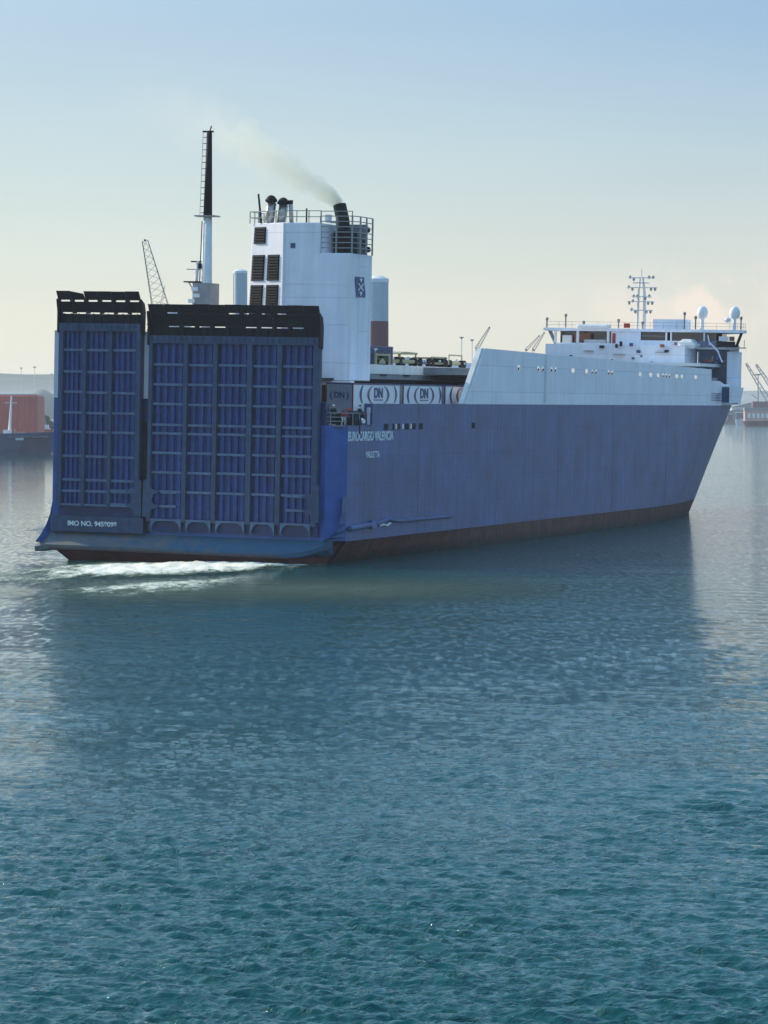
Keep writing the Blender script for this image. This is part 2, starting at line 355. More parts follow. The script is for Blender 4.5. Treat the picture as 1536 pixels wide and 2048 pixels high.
# gusts: small patches of ruffled and of glassy water, a few decimetres across and longer along the view of the wind
def patch(sc, st, det, seed, lo, hi, rz):
    r_ = N(t, 'ShaderNodeMapRange', interpolation_type='SMOOTHSTEP'); t.links.new(wnoise(sc, st, det, .6, seed, rz), r_.inputs['Value'])
    r_.inputs['From Min'].default_value = .36; r_.inputs['From Max'].default_value = .64; r_.inputs['To Min'].default_value = lo; r_.inputs['To Max'].default_value = hi; return r_.outputs[0]
near = ramp01(rw, 90, 190)
pf = patch(1.9, .24, 4, 21.0, .06, 2.7, 0.05); pn = patch(2.4, .55, 3, 33.0, .15, 1.35, -0.3)
pm = N(t, 'ShaderNodeMix', data_type='FLOAT'); t.links.new(near, pm.inputs[0]); t.links.new(pn, pm.inputs[2]); t.links.new(pf, pm.inputs[3])
t.links.new(math_node(t, 'MULTIPLY', math_node(t, 'MULTIPLY', mrn.outputs[0], fd), pm.outputs[0]), bp.inputs['Distance']); t.links.new(bp.outputs[0], b.inputs['Normal'])
b.inputs['Base Color'].default_value = (0.003, 0.068, 0.066, 1); b.inputs['Roughness'].default_value = 0.05; b.inputs['IOR'].default_value = 1.333
b.inputs['Specular IOR Level'].default_value = 0.5
wm.materials.append(mw)
water = bpy.data.objects.new('water', wm); COL.objects.link(water); tag(water, kind='structure')
bedm = mat('sea_bed', (0.02,0.04,0.04), 0.9)
sea_bed = MB().box(-14000, 14000, -14000, 14000, -3.2, -3.0).build('ground', bedm); tag(sea_bed, kind='structure')

# foam churned up by the propeller behind the stern
def seg_gauss(x, y, pts, wd):
    best = np.zeros_like(x)
    for (x0, y0, w0, s0), (x1, y1, w1, s1) in zip(pts[:-1], pts[1:]):
        dx, dy = x1 - x0, y1 - y0; L2 = dx*dx + dy*dy
        tt = np.clip(((x - x0)*dx + (y - y0)*dy) / L2, 0, 1)
        d = np.hypot(x - x0 - tt*dx, y - y0 - tt*dy); w = w0 + (w1-w0)*tt; s = s0 + (s1-s0)*tt
        best = np.maximum(best, s * np.exp(-(d / w) ** 2))
    return best
fa = np.radians(np.linspace(-8.6, 3.2, 520)); fr_ = np.array([CAM_H * 6400 / p for p in np.concatenate([np.arange(560, 425, -1.4), np.arange(425, 282, -0.6)])])
FA, FR = np.meshgrid(fa, fr_); FX = FR*np.sin(FA); FY = FR*np.cos(FA)
lumps = np.sin(FX*1.9+np.sin(FY*.8)*2)*np.sin(FY*1.1+np.sin(FX*.9)*2)
mask = np.maximum.reduce([
    seg_gauss(FX, FY, [(-7.4,277.5,1.6,.8),(-10.5,277.5,3.2,1.15),(-15.0,277,7,1.5),(-19.0,273,9.5,1.45),(-22.5,267,9.5,1.05),(-25.5,261,9.5,.72),(-30,253,9.5,.55)], 0),
    seg_gauss(FX, FY, [(-12,256,2.6,.60),(-15,249,5,.82),(-19,241,7,.78),(-22.5,232,6,.5)], 0),
    seg_gauss(FX, FY, [(-3.2,277.6,.5,.5),(-5.6,278.2,.5,.7)], 0)])
wash_reflection = np.clip(seg_gauss(FX, FY, [(-20,246,7,.3),(-12,240,16,.9),(-4,240,15,1.0),(2,248,6,.5)], 0), 0, 1)  # dark green wash with the stern's dark reflection painted into it
lift = np.maximum(mask - .55, 0)
FZ = height(FX, FY, np.maximum(FR * FR * 1.5 / 86400.0 * .9, FR * .00057)) + 0.06 + 0.17 * np.minimum(lift, .6) * (1 + 1.0*lumps + .5*np.sin(FX*5.1+FY)*np.sin(FY*3.7-FX*1.3))
fn, fm = FX.shape
fco = np.stack([FX, FY, FZ], -1).reshape(-1, 3)
ii, jj = np.meshgrid(np.arange(fn - 1), np.arange(fm - 1), indexing='ij'); a0 = ii*fm + jj
fq = np.stack([a0, a0 + fm, a0 + fm + 1, a0 + 1], -1).reshape(-1, 4)[:, ::-1]
keep = np.maximum(mask, wash_reflection).reshape(-1)[fq].max(axis=1) > 0.07
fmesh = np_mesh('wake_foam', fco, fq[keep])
at = fmesh.attributes.new('foam_amount', 'FLOAT', 'POINT'); at.data.foreach_set('value', mask.astype(np.float32).ravel())
at = fmesh.attributes.new('wash_reflection_amount', 'FLOAT', 'POINT'); at.data.foreach_set('value', wash_reflection.astype(np.float32).ravel())
mf = bpy.data.materials.new('sea_foam'); mf.use_nodes = True; t = mf.node_tree; b = t.nodes['Principled BSDF']
b.inputs['Base Color'].default_value = (0.74, 0.78, 0.70, 1); b.inputs['Roughness'].default_value = 0.9
tcn = N(t, 'ShaderNodeTexCoord'); atn = N(t, 'ShaderNodeAttribute', attribute_name='foam_amount')
f1 = wnoise(0.55, 0.22, 6, 0.7, 2.2, 0.1); f2 = wnoise(2.6, 0.35, 5, 0.7, 7.7)
fsum = math_node(t, 'ADD', math_node(t, 'MULTIPLY', f1, 0.65), math_node(t, 'MULTIPLY', f2, 0.35))
mrf = N(t, 'ShaderNodeMapRange', interpolation_type='SMOOTHSTEP')
t.links.new(math_node(t, 'ADD', math_node(t, 'MULTIPLY', atn.outputs['Fac'], 0.50), fsum), mrf.inputs['Value'])
mrf.inputs['From Min'].default_value = 0.64; mrf.inputs['From Max'].default_value = 0.98
bpf = N(t, 'ShaderNodeBump'); bpf.inputs['Distance'].default_value = 0.35; bpf.inputs['Strength'].default_value = .8; t.links.new(fsum, bpf.inputs['Height']); t.links.new(bpf.outputs[0], b.inputs['Normal'])
fc = N(t, 'ShaderNodeMapRange'); t.links.new(math_node(t, 'ADD', math_node(t, 'MULTIPLY', atn.outputs['Fac'], 0.42), fsum), fc.inputs['Value'])
fc.inputs['From Min'].default_value = 0.70; fc.inputs['From Max'].default_value = 0.96
fm_ = N(t, 'ShaderNodeMix', data_type='RGBA'); t.links.new(fc.outputs[0], fm_.inputs[0]); fm_.inputs[6].default_value = (.12,.25,.17,1); fm_.inputs[7].default_value = (.86,.84,.70,1)
t.links.new(fm_.outputs[2], b.inputs['Base Color'])
tr = N(t, 'ShaderNodeBsdfTransparent'); ms = N(t, 'ShaderNodeMixShader')
wat = N(t, 'ShaderNodeAttribute', attribute_name='wash_reflection_amount')
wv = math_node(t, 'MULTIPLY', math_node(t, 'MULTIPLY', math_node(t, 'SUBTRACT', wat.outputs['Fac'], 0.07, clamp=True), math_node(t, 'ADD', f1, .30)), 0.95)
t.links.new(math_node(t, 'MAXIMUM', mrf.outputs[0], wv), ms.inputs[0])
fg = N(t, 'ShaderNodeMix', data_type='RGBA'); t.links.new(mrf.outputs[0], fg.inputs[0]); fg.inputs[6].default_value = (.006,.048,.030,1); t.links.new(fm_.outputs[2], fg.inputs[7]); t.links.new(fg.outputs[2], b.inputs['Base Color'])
t.links.new(tr.outputs[0], ms.inputs[1]); t.links.new(b.outputs[0], ms.inputs[2]); t.links.new(ms.outputs[0], t.nodes['Material Output'].inputs['Surface'])
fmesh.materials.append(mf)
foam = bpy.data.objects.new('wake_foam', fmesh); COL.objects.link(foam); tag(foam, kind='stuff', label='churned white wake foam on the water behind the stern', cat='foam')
# aerated pale green water round the foam is part of the wake; the dark green paints in the stern's reflection
# ------------------------------------------------------------------ the ship
TH = rad(19.6)
SHIP_LOC = Vector((-16.719, 284.629, 0.0)); SHIP_ROT = (rad(1.2), 0, pi/2 - TH)
ship = empty('cargo_ship', SHIP_LOC, SHIP_ROT)
tag(ship, 'huge blue and white car carrier seen from astern with two raised stern ramps', 'ship')
SM = Matrix.LocRotScale(SHIP_LOC, __import__('mathutils').Euler(SHIP_ROT), None)
def on_ship(name, x, y, z, rz=0.0):
    o = empty(name); o.matrix_world = SM @ Matrix.Translation((x, y, z)) @ Matrix.Rotation(rz, 4, 'Z')
    l, r, s_ = o.matrix_world.decompose(); o.location = l; o.rotation_euler = r.to_euler(); o.scale = (1,1,1)
    return o

# hull: half breadth as a function of station and height
def half(x, z):
    f = min(max(z / 14.4, 0), 1.4)
    x0 = 92 + 36 * f; x1 = 172 + 14 * f
    if x <= x0: hb = 13.8
    else: hb = 13.8 * max(0.0, 1 - ((x - x0) / (x1 - x0)) ** 2.3)
    if z < 2.25:                                        # run of the stern tucks in under the waterline
        tck = (2.25 - z) / 2.25; hb -= tck * (1.5 * max(0, 1 - x / 45.0) + 0.12)
    return max(hb, 0.02)
def hull_shell(zs, x_from, x_to, top=None, aft_close=True):
    m = MB(); xs = list(np.linspace(x_from, 90, 12)) + list(np.linspace(95, x_to, 36))
    nz = len(zs)
    for sgn in (-1, 1):
        b0 = len(m.v)
        for x in xs:
            for z in zs:
                xx = min(x, 172 + 14*min(max(z/14.4,0),1.4) - .01); m.v.append((xx, sgn*half(xx, z), z))
        for i in range(len(xs)-1):
            for j in range(nz-1):
                a = b0+i*nz+j; m.f.append((a, a+nz, a+nz+1, a+1))
    return m, xs
m, xs = hull_shell([2.25, 4, 6, 8, 10, 12.42], 1.0, 186)
n6 = 6; off = len(xs)*n6
m.f.append(tuple([j for j in range(n6)] + [off + n6-1-j for j in range(n6)]))          # stern closing face
m.build('hull', M['hull'], ship)
m, xs = hull_shell([12.42, 13.4, 14.36], 7.2, 186); m.build('bulwark', M['hull'], ship)
m, xs = hull_shell([-1.5, -0.6, 0.3, 1.2, 2.25], 1.0, 180); m.build('boot_topping', M['boot'], ship)
# stern corner plates
MB().prism([(0.0,-12.1),(1.0,-13.8),(1.0,-12.0)], 'z', 2.25, 12.42).build('corner_plate', M['hullb'], ship)
MB().prism([(0.0,14.2),(1.0,13.8),(1.0,13.0),(0,13.0)], 'z', 2.25, 14.36).build('corner_plate', M['hullb'], ship)
bx('transom', M['hullb'], ship, 0.05, 1.0, -12.1, 13.0, 2.0, 12.42)
bx('transom_upper', M['rblue'], ship, 0.06, 0.9, -12.05, 13.0, 12.42, 14.4)
# stern ledge
led = MB()
secs = []
for y, pr, dz in ((15.25,1.35,-.25),(14.2,1.35,0),(10,1.35,0),(2,1.3,-.02),(-6,1.3,-.04),(-8.6,1.25,-.05),(-10.2,.95,.1),(-11.3,.55,.42),(-12.2,.22,.8),(-12.9,.02,1.05)):
    zt = 2.28 if y < 15 else 1.6
    secs.append([(0.05,y,zt),(-pr,y,1.12+dz),(-pr+.06,y,0.70+dz),(0.4,y,0.5+dz*.5)])
for i, s_ in enumerate(secs): led.v += s_
for i in range(len(secs)-1):
    for k in range(4):
        l = (k+1) % 4; led.f.append((i*4+k, i*4+l, i*4+4+l, i*4+4+k))
led.f.append((0,1,2,3)); led.f.append(tuple((len(secs)-1)*4+k for k in (3,2,1,0)))
led.build('stern_ledge', M['ledge'], ship)
bx('rust_strake', M['rorange2'], ship, -1.36, -1.27, -8.4, 13.9, .74, .86)
MB().hexa([(0.6,-11,-1.2),(3,-11,-1.2),(3,11.5,-1.2),(0.6,11.5,-1.2)], [(-1.12,-9.0,.62),(1,-13.4,2.1),(1,13.4,.9),(-1.12,13.2,.62)]).build('stern_counter', M['count'], ship)
# curved fillet plates where the side sweeps out to the ledge
def fillet(sg):
    prof = [(13.8,6.2,0),(13.75,4.8,.04),(13.55,3.8,.12),(13.25,3.1,.24),(12.8,2.6,.36),(12.2,2.3,.45)] if sg < 0 else [(14.2,5.0,0),(14.35,3.8,.15),(14.6,2.8,.45),(14.9,2.0,.85),(15.25,1.3,1.3)]
    m = MB()
    for yy, z, pr in prof: m.v += [(1.0, sg*13.8 if sg < 0 else 13.7, z), (-pr, sg*yy, z), (.9, sg*(yy-.5), z-.1)]
    n = len(prof)
    for i in range(n-1):
        for k in range(3): l = (k+1) % 3; m.f.append((3*i+k, 3*i+l, 3*i+3+l, 3*i+3+k))
    m.f.append((0,1,2)); m.f.append((3*n-1,3*n-2,3*n-3))
    return m
fillet(-1).build('corner_fillet', M['hull'], ship); fillet(1).build('corner_fillet', M['hullb'], ship)
# inner gusset that shows pale beside the starboard end of the ledge
# decks
bx('mooring_deck', M['grey'], ship, 0.3, 54, -13.6, 13.5, 12.30, 12.41)
bx('main_deck', M['grey'], ship, 38, 140, -13.0, 13.0, 17.2, 17.9)
bx('bulwark_end', M['hull'], ship, 7.2, 7.45, -13.78, -13.0, 12.42, 14.36)

# ------------------------------------------------------------------ stern ramps
def ramp(name, label, ribs, bars, z0, zb, zt, chans, flaps, lean, wingL, wingR):
    """ribs: (y, width); bars: z list; zb: z of the hinge beam; zt: z of rows above"""
    r = empty(name); r.parent = ship; r['label'] = label
    yl, yr = ribs[0][0] + ribs[0][1]/2, ribs[-1][0] - ribs[-1][1]/2
    MB().box(-.30, 0.0, yr, yl, z0, zb).build('plate', M['rblue'], r)
    for y, w in ribs:
        MB().prism([(-.30,y-w/2),(-.78,y-w*.42),(-.78,y+w*.42),(-.30,y+w/2)], 'z', z0+.9, zb-.1).build('rib', M['rib'], r)
    # bays: channel stiffeners and crossbars
    for i in range(len(ribs)-1):
        a = ribs[i][0]-ribs[i][1]/2; c = ribs[i+1][0]+ribs[i+1][1]/2; wd = a - c; n = chans[i]
        for k in range(n):
            yc = a - wd*(k+.62)/n*0.97 - .02; hw = wd/n*0.29
            MB().prism([(-.30,yc-hw*1.25),(-.47,yc-hw*.75),(-.47,yc+hw*.75),(-.30,yc+hw*1.25)], 'z', z0+1.15, zb-.15).build('channel_stiffener', M['rchan'], r)
        for z in bars:
            jz = random.uniform(-.03,.03)
            MB().box(-.62,-.31, c+.02, a-.02, z-.11+jz, z+.11+jz).build('crossbar', M['bar'], r)
        # arched foot of each bay
        zf = z0 + 1.05
        MB().box(-.72,-.42, c-.02, a+.02, zf-.09, zf+.09).build('foot_bar', M['bar'], r)
        if lean < .18:
            for e, d in ((a,-1),(c,1)):
                MB().prism([(e,zf-.09),(e+d*.62,zf-.09),(e+d*.26,zf-.34),(e+d*.10,zf-.75),(e,zf-.85)], 'x', -.68, -.50).build('foot_bracket', M['bar'], r)
                MB().prism([(e,zf-1.0),(e,zf-.82),(e+d*.2,zf-1.0)], 'x', -.66, -.48).build('foot_bracket', M['bar'], r)
    # hinge beam and the folding flaps above it
    MB().box(-.80, 0.02, yr-.05, yl+.05, zb-.08, zb+.62).build('hinge_beam', M['rib'], r)
    for k in range(int((yl-yr)/.55)):
        y = yl - .3 - k*.55 + random.uniform(-.05,.05)
        MB().box(-.90+random.uniform(-.05,.05), -.79, y-.06, y+.06, zb+.05+random.uniform(0,.2), zb+.5).build('hinge_lug', M['rib'], r)
    z1, z2, z3 = zt; sg_ = .14 if lean > .18 else .085
    bx('flap_plate', M['flap'], r, -.35, -.02, yr, yl, zb+.62, z1-.06-sg_)
    n = flaps; wd = (yl-yr)/n
    for k in range(int((yl-yr)/.72)):
        y = yl - .4 - k*.72; bx('flap_rib', M['flap'], r, -.48, -.351, y-.06, y+.06, zb+.65, z1-.16)
    for k in range(n):
        a = yl - k*wd + .0; c = a - wd
        tl = lambda f: lean*f
        j1, j2, j3 = (random.uniform(-.045,.045) for _ in range(3))
        # mid row: slightly tilted aft, joined low down by narrow hinges so that slits of light show
        MB().hexa([(-.40,c+.04,z1-.06),(-.10,c+.04,z1-.06),(-.10,a-.04,z1-.06),(-.40,a-.04,z1-.06)],
                  [(-.75,c+.04+tl(.3),z2-sg_+j1*.3),(-.50,c+.04+tl(.3),z2-sg_+j1*.3),(-.50,a-.04+tl(.3),z2-sg_+j1*.3),(-.75,a-.04+tl(.3),z2-sg_+j1*.3)]).build('flap', M['flap'], r)
        closed = random.random() < (0.0 if lean > .18 else 0.2)
        for q in ((.0,.12),(.88,1.)) if not closed else ((0,.5),(.5,1)):
            MB().box(-.42,-.12, a-wd*q[1], a-wd*q[0], z1-.18, z1+.02).build('flap_hinge', M['flap'], r)
        closed = random.random() < (0.0 if lean > .18 else 0.5)
        for q in ((.0,.14),(.86,1.)) if not closed else ((0,.5),(.5,1)):
            MB().box(-.78,-.52, a-wd*q[1]+tl(.3), a-wd*q[0]+tl(.3), z2-.20, z2+.06).build('flap_hinge', M['flap'], r)
        gp = .04 if (k % 2 == 0 and lean < .18) else .055
        dm = 0.0; top = z3 + j2*.5
        if (lean > .18 and k == 1): dm = .22
        MB().hexa([(-.80,c+gp+tl(.35),z2),(-.58,c+gp+tl(.35),z2),(-.58,a-gp*.4+tl(.35),z2),(-.80,a-gp*.4+tl(.35),z2)],
                  [(-1.05,c+gp+tl(.9),top-dm),(-.85,c+gp+tl(.9),top-dm),(-.85,a-gp*.4+tl(.9),top),(-1.05,a-gp*.4+tl(.9),top)]).build('flap', M['flap'], r)
    # side cheeks that carry the flaps
    for y, sgn in ((yl+.02,1),(yr-.02,-1)):
        MB().prism([(-.1,zb-.4),(-.85,zb-.2),(-.85,z1),(-1.1,z2),(-1.0,z2+.1),(-.3,z2-.3),(-.02,z1)], 'y', y-.09, y+.09).build('cheek_plate', M['flap'], r)
    # scalloped wing plates low on the outer ribs
    for y, dr_, on in ((ribs[0][0]+ribs[0][1]*.1, -1, wingL), (ribs[-1][0]-ribs[-1][1]*.1, 1, wingR)):
        if not on: continue
        zc = on
        pts = [(y-dr_*.45,zc+1.9),(y+dr_*.15,zc+2.3),(y+dr_*.25,zc+1.3),(y+dr_*1.1,zc+1.02),(y+dr_*1.1,zc+.90),(y+dr_*.55,zc+.75),(y+dr_*.42,zc+.4),(y+dr_*.42,zc+.0),(y+dr_*.6,zc-.12),(y+dr_*1.1,zc-.22),(y+dr_*1.1,zc-.34),(y+dr_*.35,zc-.6),(y+dr_*.2,zc-1.2),(y-dr_*.5,zc-1.3)]
        MB().prism(pts, 'x', -.84, -.62).build('gusset', M['rib'], r)
        for zz in (zc+.96, zc-.28):
            a_, b_ = sorted((y+dr_*1.1, y+dr_*2.7)); MB().box(-.66,-.40, a_, b_, zz-.11, zz+.11).build('crossbar', M['bar'], r)
    return r
big = ramp('stern_ramp', 'wide blue stern ramp on the right, raised upright, with black folded flaps',
     [(4.43,.40),(1.06,.48),(-1.80,.50),(-5.08,.58),(-7.91,.54),(-11.32,.62)],
     [17.5,15.73,13.97,12.15,11.36,9.63,7.91,6.18], 2.6, 19.45, (20.98,22.12,22.84), [4,3,4,3,4], 11, 0.05, 5.15, 5.15)
small = ramp('stern_ramp', 'narrow blue stern ramp on the left, raised higher than its neighbour',
     [(13.25,.50),(10.9,.34),(8.36,.36),(5.64,.52)],
     [18.68,16.71,14.87,13.03,11.28,9.09,6.97,5.99], 3.7, 20.45, (22.10,23.14,23.92), [4,4,4], 6, 0.22, 0, 5.15)
lm = M['ledge'].node_tree; lb = lm.nodes['Principled BSDF']; ltc = N(lm, 'ShaderNodeTexCoord'); lsx = N(lm, 'ShaderNodeSeparateXYZ'); lm.links.new(ltc.outputs['Object'], lsx.inputs[0])
ln_ = N(lm, 'ShaderNodeTexNoise'); ln_.inputs['Scale'].default_value = .55; ln_.inputs['Detail'].default_value = 8; ln_.inputs['Roughness'].default_value = .7; lm.links.new(ltc.outputs['Object'], ln_.inputs['Vector'])
lf = math_node(lm, 'ADD', math_node(lm, 'MULTIPLY', lsx.outputs['Y'], .05), math_node(lm, 'MULTIPLY', math_node(lm, 'SUBTRACT', ln_.outputs['Fac'], .42), 3.2), clamp=True)
lmx = N(lm, 'ShaderNodeMix', data_type='RGBA'); lm.links.new(lf, lmx.inputs[0]); lmx.inputs[6].default_value = (.028,.105,.18,1); lmx.inputs[7].default_value = (.15,.145,.135,1)
for l_ in list(lb.inputs['Base Color'].links): lm.links.remove(l_)
lm.links.new(lmx.outputs[2], lb.inputs['Base Color'])
bmn = M['boot'].node_tree; bb_ = bmn.nodes['Principled BSDF']; src = bb_.inputs['Base Color'].links[0].from_socket
btc = N(bmn, 'ShaderNodeTexCoord'); bsx = N(bmn, 'ShaderNodeSeparateXYZ'); bmn.links.new(btc.outputs['Object'], bsx.inputs[0])
bnz = N(bmn, 'ShaderNodeTexNoise'); bnz.inputs['Scale'].default_value = .8; bnz.inputs['Detail'].default_value = 6; bmn.links.new(btc.outputs['Object'], bnz.inputs['Vector'])
wet = math_node(bmn, 'SUBTRACT', 1.9, math_node(bmn, 'ADD', bsx.outputs['Z'], math_node(bmn, 'MULTIPLY', bnz.outputs['Fac'], 1.2)), clamp=True)
bmx = N(bmn, 'ShaderNodeMix', data_type='RGBA'); bmn.links.new(wet, bmx.inputs[0]); bmn.links.new(src, bmx.inputs[6]); bmx.inputs[7].default_value = (.010,.012,.010,1)
bmn.links.new(bmx.outputs[2], bb_.inputs['Base Color'])
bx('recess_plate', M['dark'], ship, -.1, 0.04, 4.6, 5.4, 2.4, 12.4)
bx('ramp_sill', M['rib'], ship, -.55, 0.04, 5.0, 14.1, 2.35, 3.75)

# lettering -----------------------------------------------------------
def text(body, parent, mat_, p, size, xd, up=(0,0,1), depth=.02, sx=1.0, name='lettering', bold=0.0, width=None):
    cu = bpy.data.curves.new('txt', 'FONT'); cu.body = body; cu.size = size; cu.extrude = depth; cu.offset = bold
    cu.align_x = 'CENTER'; cu.align_y = 'CENTER'
    o = bpy.data.objects.new('txt', cu); COL.objects.link(o)
    bpy.context.view_layer.update()
    me = bpy.data.meshes.new_from_object(o.evaluated_get(bpy.context.evaluated_depsgraph_get()))
    bpy.data.objects.remove(o); bpy.data.curves.remove(cu)
    if width:
        xs_ = [v.co.x for v in me.vertices]; sx = width / (max(xs_) - min(xs_))
    xd = Vector(xd).normalized(); up = Vector(up); nrm = xd.cross(up)
    mm = Matrix(((xd.x*sx, up.x, nrm.x, p[0]), (xd.y*sx, up.y, nrm.y, p[1]), (xd.z*sx, up.z, nrm.z, p[2]), (0,0,0,1)))
    me.transform(mm); me.materials.clear(); me.materials.append(mat_); me.name = name
    ob = bpy.data.objects.new(name, me); COL.objects.link(ob); ob.parent = parent; return ob
text('EUROCARGO VALENCIA', ship, M['letter'], (6.9,-13.83,11.42), 1.15, (1,0,0), bold=.03, width=11.9)
text('VALLETTA', ship, M['letter'], (7.4,-13.83,9.78), .78, (1,0,0), bold=.02, width=3.7)
text('IMO NO. 9458098', ship, M['letter'], (-.62,9.95,3.05), .62, (0,-1,0), bold=.015, width=4.85)

# ------------------------------------------------------------------ funnel
fun = empty('funnel'); fun.parent = ship
def ring(z):                                            # plan of the tapering casing at height z
    t_ = (30.9 - z) / 14.5
    return [(14.0,-2.30+.25*t_),(16.0,1.62+.75*t_),(19.6,1.9+.8*t_),(19.6,-5.85),(14.0,-5.85)]
m = MB()
for z in (16.4, 23.2, 30.9): m.v += [(x,y,z) for x,y in ring(z)]
for i in range(2):
    for k in range(5):
        l = (k+1) % 5; m.f.append((i*5+k,i*5+l,i*5+5+l,i*5+5+k))
m.f.append((10,11,12,13,14)); m.f.append((4,3,2,1,0)); m.build('casing', M['white2'], fun, bevel=.06)
MB().prism([(13.99,-5.85),(19.6,-5.85),(19.6,-9.02),(13.99,-8.95)], 'z', 16.4, 28.1).build('casing', M['white2'], fun, bevel=.05)
bx('base_plate', M['lite'], fun, 13.5, 14.6, -9.3, -5.0, 15.95, 16.38)
for x, y, z1_, z2_ in ((13.93,-2.36,16.5,30.85),(13.93,-5.93,28.15,30.85),(13.93,-9.03,16.5,28.05)): bx('edge_highlight', M['lite'], fun, x-.04, x+.09, y-.05, y+.09, z1_, z2_)  # pale strips added to paint light edges on the casing corners
# horizontal weld bands
for z in (25.3, 21.6): bx('weld_band', M['white2'], fun, 13.965, 13.995, -8.9, -2.3, z-.05, z+.05)
bx('weld_band', M['white2'], fun, 13.97, 14.0, -5.9, -5.75, 16.5, 30.8)
# black louvres on the slanted port face
p0 = Vector((14.0,-2.3,0)); p1 = Vector((16.0,1.62,0))
def onface(s, z, outw):
    t_ = (30.9 - z)/14.5; a = p0 + Vector((0,.25*t_,0)); c = p1 + Vector((0,.75*t_,0)); d = (c-a)
    q = a + d*s; nrm = Vector((-d.y, d.x, 0)).normalized(); nrm = nrm if nrm.x < 0 else -nrm
    q += nrm*outw; q.z = z; return q
def louvre(s0, s1, za, zb_):
    m = MB(); n = max(4, int((zb_-za)/.24)); lv = empty('louvre'); lv.parent = fun
    m.hexa([tuple(onface(s0,za,.01)),tuple(onface(s1,za,.01)),tuple(onface(s1,za,-.3)),tuple(onface(s0,za,-.3))],
           [tuple(onface(s0,zb_,.01)),tuple(onface(s1,zb_,.01)),tuple(onface(s1,zb_,-.3)),tuple(onface(s0,zb_,-.3))]).build('louvre_frame', M['black'], lv)
    for k in range(n):
        z = za + (zb_-za)*(k+.15)/n
        MB().hexa([tuple(onface(s0+.02,z,.12)),tuple(onface(s1-.02,z,.12)),tuple(onface(s1-.02,z,.02)),tuple(onface(s0+.02,z,.02))],
                  [tuple(onface(s0+.02,z+.09,.12)),tuple(onface(s1-.02,z+.09,.12)),tuple(onface(s1-.02,z+.16,.02)),tuple(onface(s0+.02,z+.16,.02))]).build('slat', M['black'], lv)
louvre(.56, .93, 29.0, 30.55)
for a, c in ((.56,.94),(.10,.47)):
    louvre(a, c, 25.55, 27.95); louvre(a, c, 22.4, 25.15)
bx('hatch', M['rib'], fun, 13.94, 13.999, -3.45, -3.0, 28.55, 29.0)
# flag emblem on the starboard face
def emblem(y, x0, x1, z0, z1, par):
    m = MB(); n = 8
    for i in range(n+1):
        f = i/n; z = z0+(z1-z0)*f; w = .09*sin(f*2*pi); m.v += [(x0+w+.35*(1-f), y, z),(x1+w+.35*(1-f), y, z)]
    for i in range(n): m.f.append((2*i,2*i+1,2*i+3,2*i+2))
    bmv = m; e = m.build('emblem', M['navy'], par); sm_ = e.modifiers.new('solid','SOLIDIFY'); sm_.thickness = .03
    cx = (x0+x1)/2+.2; cz = (z0+z1)/2
    for dz in (-.55,.55):
        g = .5 if dz > 0 else -.5
        MB().prism([(cx-.42,cz+dz*1.1+.12),(cx,cz+dz*1.55),(cx+.42,cz+dz*1.1+.12),(cx,cz+dz*.72)], 'y', y-.05, y-.03).build('emblem_mark', M['letter'], par)
    MB().prism([(cx-.75,cz+.30),(cx-.25,cz),(cx-.75,cz-.30),(cx-.5,cz-.36),(cx,cz-.08),(cx+.5,cz-.36),(cx+.75,cz-.30),(cx+.25,cz),(cx+.75,cz+.30),(cx+.5,cz+.36),(cx,cz+.08),(cx-.5,cz+.36)], 'y', y-.055, y-.035).build('emblem_mark', M['letter'], par)
emblem(-9.04, 15.1, 17.5, 24.15, 26.0, fun)
def railing(name, path, z0, hgt, nbars, parent, mat_, r=.035, step=1.5, postr=None, closed=False):
    m = MB(); pts = [Vector((*p, z0)) for p in path]
    if closed: pts.append(pts[0])
    for k in range(nbars):
        z = hgt*(k+1)/nbars; m.tube([p+Vector((0,0,z)) for p in pts], r, 4)
    for a, c in zip(pts[:-1], pts[1:]):
        n = max(1, round((c-a).length/step))
        for i in range(n): q = a.lerp(c, i/n); m.tube([q, q+Vector((0,0,hgt))], postr or r, 4)
    m.tube([pts[-1], pts[-1]+Vector((0,0,hgt))], postr or r, 4)
    return m.build(name, mat_, parent)
railing('railing', [(14.3,-5.85),(14.15,-2.3),(16.0,1.9),(19.5,1.9)], 30.9, 1.1, 2, fun, M['steel'], .05, 1.3)
railing('guard_rails', [(14.1,-5.9),(14.1,-9.0),(15.2,-9.4),(18.5,-9.4),(19.6,-9.0)], 28.1, 3.4, 7, fun, M['steel'], .055, 1.6, .09)
railing('guard_rails', [(14.1,-5.9),(14.1,-9.0)], 31.5, .45, 1, fun, M['steel'], .05, 3)
bx('back_panel', M['crane'], fun, 19.2, 19.4, -8.6, -5.9, 28.1, 31.0)
bx('inner_box', M['dark'], fun, 17.5, 19.5, -7.6, -5.9, 28.1, 30.3)
for k, (x, y, z, r) in enumerate(((18.6,-8.6,29.2,.30),(18.4,-9.0,30.4,.22),(18.9,-8.8,28.6,.35))):
    MB().lathe([(r*.6,-.2),(r,0),(r*.6,.3)], (x,y,z), 8).build('deck_fitting', M['black'], fun)
MB().tube([(17.0,-7.3,28.1),(17.0,-7.0,31.2),(17.2,-6.55,32.7)], [.62,.62,.62], 14, cap=False).build('exhaust_stack', M['black'], fun, smooth=True)
MB().lathe([(.25,-.05),(.45,.05),(.30,.12)], (16.0,-6.4,31.0), 10).build('mushroom_vent', M['lite'], fun)
MB().box(15.2,15.9,-6.3,-5.9,31.0,31.7).build('locker', M['lite'], fun)
